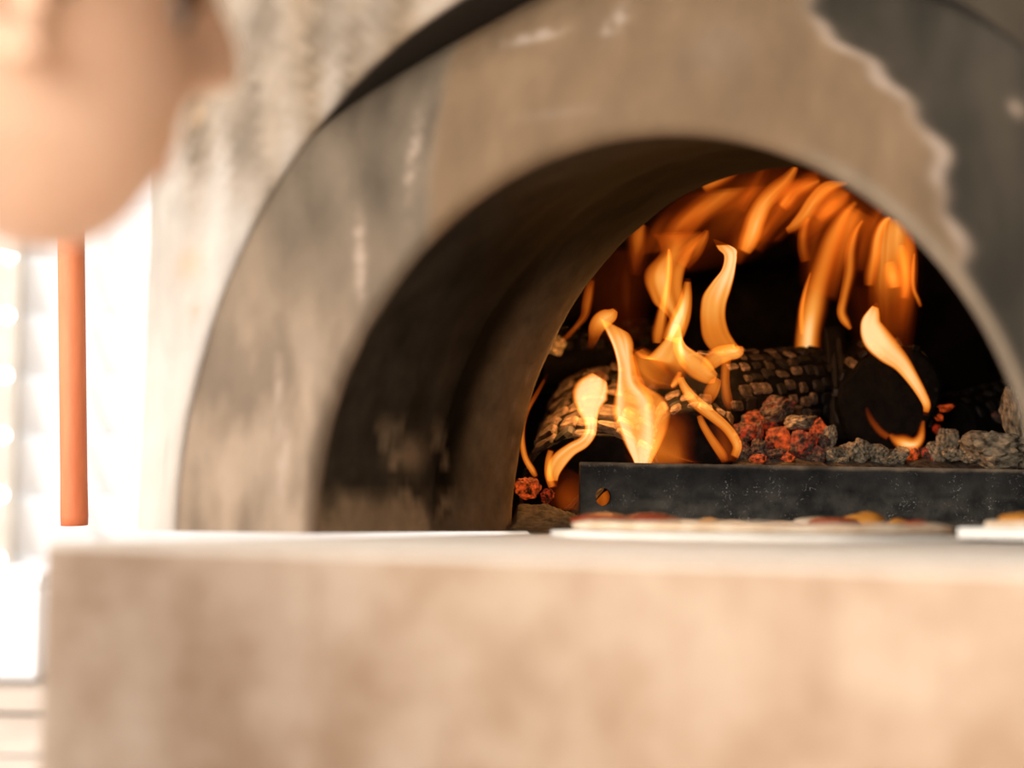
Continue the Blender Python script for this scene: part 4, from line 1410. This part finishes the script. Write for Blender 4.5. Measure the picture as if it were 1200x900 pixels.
# ================================================================== the child at the left, looking into the oven
m, nt, p, out = new_mat('skin')
tc = N(nt, 'ShaderNodeTexCoord')
nz = N(nt, 'ShaderNodeTexNoise', Scale=14.0, Detail=4.0)
nt.links.new(tc.outputs['Object'], nz.inputs['Vector'])
at_ = N(nt, 'ShaderNodeAttribute')
at_.attribute_name = 'col'
rp = N(nt, 'ShaderNodeValToRGB')
rp.color_ramp.elements[0].color = (0.92, 0.56, 0.38, 1)
rp.color_ramp.elements[1].color = (0.94, 0.64, 0.45, 1)
nt.links.new(nz.outputs['Fac'], rp.inputs['Fac'])
nt.links.new(rp.outputs['Color'], p.inputs['Base Color'])
p.inputs['Roughness'].default_value = 0.5
p.inputs['Subsurface Weight'].default_value = 0.15
p.inputs['Subsurface Radius'].default_value = (0.012, 0.005, 0.003)
M['skin'] = m
M['lip'] = noisy('lips', (0.70, 0.22, 0.17), (0.78, 0.28, 0.21), 40, 0.4)
M['hair'] = noisy('brown_hair', (0.075, 0.030, 0.010), (0.20, 0.085, 0.028), 30, 0.5, (6, 6, 0.6), 0.5, 120)
M['shirt'] = noisy('white_shirt', (0.72, 0.70, 0.67), (0.80, 0.78, 0.75), 20, 0.9)
M['trousers'] = noisy('blue_trousers', (0.05, 0.07, 0.12), (0.09, 0.12, 0.18), 20, 0.9)
M['shoe'] = noisy('brown_shoe', (0.10, 0.06, 0.04), (0.15, 0.09, 0.06), 20, 0.6)
M['eye'] = noisy('eyeball', (0.75, 0.72, 0.70), (0.85, 0.82, 0.8), 10, 0.2)
M['iris'] = noisy('dark_iris', (0.03, 0.018, 0.01), (0.06, 0.035, 0.02), 60, 0.15)

HS = 0.955 * 0.205 / 0.23                                      # child's head
HEAD = [(0.00, .040, .014, .012), (.03, .054, .004, .024), (.08, .066, -.008, .038), (.15, .076, -.022, .053), (.22, .081, -.044, .063), (.32, .083, -.072, .069),
        (.42, .081, -.088, .072), (.50, .078, -.095, .073), (.60, .084, -.100, .074), (.70, .087, -.100, .074), (.80, .080, -.097, .070), (.89, .060, -.080, .056),
        (.95, .040, -.055, .040), (.985, .018, -.028, .020), (1.0, .002, -.004, .002)]


def head_pt(zf, w):
    """surface of the head at height zf (0 chin .. 1 crown) and angle w (0 = face)"""
    for a, b in zip(HEAD, HEAD[1:]):
        if zf <= b[0]:
            t = (zf - a[0]) / (b[0] - a[0])
            break
    f, bk, hw = (lerp(a[i], b[i], t) for i in (1, 2, 3))
    cx, rx = (f + bk) / 2, (f - bk) / 2
    e = 2 / 2.25
    c, s = cos(w), sin(w)
    x = cx + rx * abs(c) ** e * (1 if c > 0 else -1)
    y = hw * abs(s) ** e * (1 if s > 0 else -1)
    z = (zf - 0.5) * 0.23
    if c > 0:
        g = lambda yy, sy, zz, sz: math.exp(-((y - yy) / sy) ** 2 - ((zf - zz) / sz) ** 2)
        nose = 0.0
        if abs(y) < 0.04:
            prof = sstep(0.305, 0.375, zf) * sstep(0.66, 0.44, zf)
            nose = 0.036 * prof * math.exp(-(y / (0.0145 + 0.005 * sstep(.45, .36, zf))) ** 2)
        x += nose
        x += 0.005 * g(0, .020, .235, .022) + 0.005 * g(0, .018, .185, .022) - 0.003 * g(0, .02, .21, .008)
        x += 0.002 * g(0, .016, .07, .05) - 0.003 * g(0, .02, .14, .03)
        x -= 0.009 * (g(.031, .014, .50, .035) + g(-.031, .014, .50, .035))
        x += 0.004 * (g(.03, .02, .57, .03) + g(-.03, .02, .57, .03))
        x += 0.005 * (g(.042, .02, .34, .09) + g(-.042, .02, .34, .09))
    return Vector((x, y, z))


hv, hf = [], []
NZ, NA = 90, 110
for i in range(NZ):
    zf = (i / (NZ - 1))
    zf = zf * 0.999 + 0.0005
    for k in range(NA):
        hv.append(head_pt(zf, 2 * pi * k / NA))
for i in range(NZ - 1):
    for k in range(NA):
        k2 = (k + 1) % NA
        hf.append((i * NA + k, i * NA + k2, (i + 1) * NA + k2, (i + 1) * NA + k))
hf.append(tuple(range(NA))[::-1])
hf.append(tuple((NZ - 1) * NA + k for k in range(NA)))


def add_part(V, F, v, f):
    o_ = len(V)
    V += [Vector(q) for q in v]
    F += [tuple(i + o_ for i in q) for q in f]


# ears (in head space)
for sy in (1, -1):
    pts, rr = [], []
    for k in range(13):
        w = -2.2 + 4.9 * k / 12
        pts.append((-0.012 - 0.016 * cos(w) * 0.9, sy * (0.076 + 0.006 * (1 - cos(w))), -0.004 + 0.029 * sin(w)))
        rr.append(0.0058)
    v_, f_ = tube_mesh(pts, rr, 10)
    add_part(hv, hf, v_, f_)
    v_, f_ = tube_mesh([(-0.010, sy * 0.066, 0.018), (-0.010, sy * 0.074, 0.0), (-0.008, sy * 0.074, -0.024), (-0.004, sy * 0.07, -0.032)],
                       [(0.006, 0.004), (0.014, 0.005), (0.009, 0.006), (0.004, 0.004)], 12)
    add_part(hv, hf, v_, f_)

# head placed and turned
HYAW, HPIT, HROL = 0.60, -0.01, 0.25
HC = at(-5, -31, 0.59)                                 # centre of the head
fdir = RGT0 * cos(HYAW) + FH * sin(HYAW)
ldir = Vector((0, 0, 1)).cross(fdir)
BASE = Matrix((fdir, ldir, Vector((0, 0, 1)))).transposed()
HM = BASE @ Matrix.Rotation(HPIT, 3, 'Y') @ Matrix.Rotation(HROL, 3, 'X')


def hw_(q):
    return HC + HM @ (Vector(q) * HS)


BV, BF = [], []
add_part(BV, BF, [hw_(q) for q in hv], hf)
# trunk, arms and legs of the child (mostly outside the frame)
ground = -0.95
chest = HC - fdir * 0.140 + Vector((0, 0, -0.240))
hip = HC - fdir * 0.175 + Vector((0, 0, -0.52))
hip.z = -0.32
neck_t = hw_((-0.056, 0, -0.035))
neck_b = chest + Vector((0, 0, 0.135)) + fdir * 0.01
v_, f_ = tube_mesh([neck_t, (neck_t + neck_b) / 2, neck_b, neck_b - Vector((0, 0, 0.04))], [0.044, 0.040, 0.044, 0.06], 20)
add_part(BV, BF, v_, f_)
# cloth and body share these trunk sections
trunk = [neck_b + Vector((0, 0, 0.0)), chest + Vector((0, 0, 0.10)), chest, (chest + hip) / 2, hip, hip - Vector((0, 0, 0.07))]
trunk_r = [(0.050, 0.048), (0.062, 0.112), (0.078, 0.115), (0.076, 0.100), (0.080, 0.108), (0.070, 0.10)]


def oval_tube(pts, rads, n=24, grow=0.0):
    verts, faces = [], []
    for p_, (ra, rb) in zip(pts, rads):
        for k in range(n):
            w = 2 * pi * k / n
            verts.append(p_ + fdir * ((ra + grow) * cos(w)) + ldir * ((rb + grow) * sin(w)))
    for i in range(len(pts) - 1):
        for k in range(n):
            k2 = (k + 1) % n
            faces.append((i * n + k, i * n + k2, (i + 1) * n + k2, (i + 1) * n + k))
    faces.append(tuple(range(n))[::-1])
    faces.append(tuple((len(pts) - 1) * n + k for k in range(n)))
    return verts, faces


v_, f_ = oval_tube(trunk, trunk_r)
add_part(BV, BF, v_, f_)
sleeves, trs, shoes = [], [], []
for sy in (1, -1):
    sh = chest + ldir * (sy * 0.118) + Vector((0, 0, 0.085))
    el = sh + ldir * (sy * 0.035) - fdir * 0.045 + Vector((0, 0, -0.19))
    wr = el + fdir * 0.06 - ldir * (sy * 0.01) + Vector((0, 0, -0.165))
    v_, f_ = tube_mesh([sh - ldir * (sy * 0.03), sh, (sh + el) / 2, el, (el + wr) / 2, wr], [0.040, 0.040, 0.034, 0.028, 0.025, 0.019], 18)
    add_part(BV, BF, v_, f_)
    sleeves.append(([sh - ldir * (sy * 0.035), sh, (sh + el) / 2, lerp(sh, el, 0.72)], [0.048, 0.047, 0.042, 0.041]))
    hd = (wr - el).normalized()
    palm = wr + hd * 0.035
    v_, f_ = tube_mesh([wr, wr + hd * 0.02, palm, wr + hd * 0.058], [(0.017, 0.014), (0.024, 0.012), (0.027, 0.012), (0.023, 0.010)], 16)
    add_part(BV, BF, v_, f_)
    across = fdir
    for k, (off, ln) in enumerate(((-0.019, 0.038), (-0.0065, 0.046), (0.0065, 0.050), (0.019, 0.045))):
        a0_ = wr + hd * 0.052 + across * off
        inn = -ldir * sy
        v_, f_ = tube_mesh([a0_, a0_ + hd * ln * 0.45 + inn * 0.003, a0_ + hd * ln * 0.75 + inn * 0.010, a0_ + hd * ln * 0.95 + inn * 0.019],
                           [0.0066, 0.0062, 0.0056, 0.0042], 10)
        add_part(BV, BF, v_, f_)
    th = wr + hd * 0.016 + across * 0.020
    v_, f_ = tube_mesh([th, th + hd * 0.020 + across * 0.012, th + hd * 0.040 + across * 0.016], [0.009, 0.0075, 0.0052], 10)
    add_part(BV, BF, v_, f_)
    hj = hip + ldir * (sy * 0.055) - Vector((0, 0, 0.04))
    kn = Vector((hj.x, hj.y, -0.63)) + fdir * 0.02
    an = Vector((hj.x, hj.y, -0.885)) - fdir * 0.01
    v_, f_ = tube_mesh([hj + Vector((0, 0, 0.05)), hj, (hj + kn) / 2, kn, (kn + an) / 2, an], [0.060, 0.064, 0.055, 0.043, 0.042, 0.028], 18)
    add_part(BV, BF, v_, f_)
    trs.append(([hj + Vector((0, 0, 0.075)), hj, (hj + kn) / 2, kn, (kn + an) / 2, an - Vector((0, 0, 0.005))], [0.067, 0.072, 0.064, 0.055, 0.050, 0.046]))
    v_, f_ = tube_mesh([an, an + Vector((0, 0, -0.03)) + fdir * 0.015, an + Vector((0, 0, -0.045)) + fdir * 0.10], [(0.026, 0.026), (0.028, 0.026), (0.024, 0.014)], 14)
    add_part(BV, BF, v_, f_)
    shoes.append(an)
person = link('person', mesh_from(BV, BF), M['skin'])
tag(person, 'person with brown hair at the left, close up, face bent towards the oven', 'person')
rm = person.modifiers.new('remesh', 'REMESH')
rm.mode = 'VOXEL'
rm.voxel_size = 0.0032
rm.use_smooth_shade = True
sm = person.modifiers.new('smooth', 'SMOOTH')
sm.factor = 0.5
sm.iterations = 4

V, F = [], []
v_, f_ = oval_tube(trunk[1:], trunk_r[1:], 28, 0.010)
add_part(V, F, v_, f_)
v_, f_ = oval_tube([trunk[1] + Vector((0, 0, -0.005)), trunk[1] + Vector((0, 0, 0.018)), trunk[1] + Vector((0, 0, 0.034))], [(0.07, 0.122), (0.062, 0.095), (0.055, 0.058)], 28, 0.004)
add_part(V, F, v_, f_)
for pts, rr in sleeves:
    v_, f_ = tube_mesh(pts, rr, 20)
    add_part(V, F, v_, f_)
shirt = link('shirt', mesh_from(V, F), M['shirt'], person)
rm = shirt.modifiers.new('remesh', 'REMESH')
rm.mode = 'VOXEL'
rm.voxel_size = 0.005
rm.use_smooth_shade = True
V, F = [], []
for pts, rr in trs:
    v_, f_ = tube_mesh(pts, rr, 20)
    add_part(V, F, v_, f_)
v_, f_ = oval_tube([hip + Vector((0, 0, 0.03)), hip, hip - Vector((0, 0, 0.08))], [(0.083, 0.11), (0.088, 0.116), (0.082, 0.11)], 28, 0.012)
add_part(V, F, v_, f_)
trz = link('trousers', mesh_from(V, F), M['trousers'], person)
rm = trz.modifiers.new('remesh', 'REMESH')
rm.mode = 'VOXEL'
rm.voxel_size = 0.006
rm.use_smooth_shade = True
for an in shoes:
    v_, f_ = tube_mesh([an + Vector((0, 0, -0.030)) - fdir * 0.045, an + Vector((0, 0, -0.028)) - fdir * 0.03, an + Vector((0, 0, -0.028)) + fdir * 0.02, an + Vector((0, 0, -0.040)) + fdir * 0.09,
                        an + Vector((0, 0, -0.044)) + fdir * 0.125], [(0.02, 0.025), (0.034, 0.034), (0.036, 0.035), (0.036, 0.023), (0.02, 0.014)], 18)
    v_ = [Vector((q.x, q.y, max(q.z, ground + 0.001))) for q in v_]
    link('shoe', mesh_from(v_, f_), M['shoe'], person)

# hair: a cap that leaves the face free, in many locks
V, F = [], []
NZh, NAh = 60, 150
for i in range(NZh):
    for k in range(NAh):
        w = 2 * pi * k / NAh
        front = max(0.0, cos(w))
        low = lerp(0.44, 0.74, sstep(-0.1, 0.6, cos(w))) if cos(w) > -0.2 else lerp(0.44, 0.24, sstep(-0.2, -0.7, cos(w)))
        if 0.0 < cos(w) < 0.35:
            low -= 0.06 * sin((cos(w)) / 0.35 * pi)
        zf = lerp(low, 0.998, (i / (NZh - 1)))
        q = head_pt(zf, w)
        c_ = Vector((-0.005, 0, min(q.z, 0.03)))
        d_ = (q - c_).normalized()
        lk = 0.0035 * noise.noise(Vector((w * 9, zf * 2.5, 0))) + 0.0022 * noise.noise(Vector((w * 26, zf * 3, 4)))
        th = 0.013 * sstep(0.0, 0.18, i / (NZh - 1)) - 0.001
        q = q + d_ * (th + lk)
        V.append(hw_(q))
F = []
for i in range(NZh - 1):
    for k in range(NAh):
        k2 = (k + 1) % NAh
        F.append((i * NAh + k, i * NAh + k2, (i + 1) * NAh + k2, (i + 1) * NAh + k))
F.append(tuple((NZh - 1) * NAh + k for k in range(NAh)))
link('hair', mesh_from(V, F), M['hair'], person)
for sy in (1, -1):
    bm = bmesh.new()
    bmesh.ops.create_uvsphere(bm, u_segments=24, v_segments=14, radius=0.0100)
    me = bm_mesh(bm, smooth=True)
    eo = link('eye', me, M['eye'], person)
    eo.location = hw_((0.0615, sy * 0.031, -0.004))
    bm = bmesh.new()
    bmesh.ops.create_uvsphere(bm, u_segments=16, v_segments=10, radius=0.0052)
    io = link('iris', bm_mesh(bm, smooth=True), M['iris'], eo)
    io.location = HM @ Vector((0.0078, sy * 0.0012, -0.002))
    io.scale = (1, 1, 1)
    pts = [hw_((0.079 - 0.011 * abs(t) ** 2, sy * (0.031 + 0.020 * t), 0.022 + 0.004 * (1 - t * t))) for t in (-1, -.5, 0, .5, 1)]
    v_, f_ = tube_mesh(pts, [0.0016, 0.0028, 0.0030, 0.0026, 0.0012], 10)
    link('eyebrow', mesh_from(v_, f_), M['hair'], person)
    pts = [hw_((0.0745 - 0.006 * t * t, sy * (0.031 + 0.016 * t), 0.0010 + 0.003 * (1 - t * t))) for t in (-1, -.5, 0, .5, 1)]
    v_, f_ = tube_mesh(pts, [0.0024, 0.0056, 0.0066, 0.0060, 0.0024], 8)
    link('eyelash', mesh_from(v_, f_), M['hair'], person)
for zf, r_ in ((0.236, 0.0042), (0.188, 0.0050)):
    pts = []
    for t in (-1, -.6, -.2, .2, .6, 1):
        w = t * 0.26
        q = head_pt(zf - 0.006 * 0, w)
        pts.append(hw_(q + Vector((-0.0020 - 0.001 * t * t, 0, 0))))
    v_, f_ = tube_mesh(pts, [0.0010, r_ * .8, r_, r_, r_ * .8, 0.0010], 10)
    link('lip', mesh_from(v_, f_), M['lip'], person)
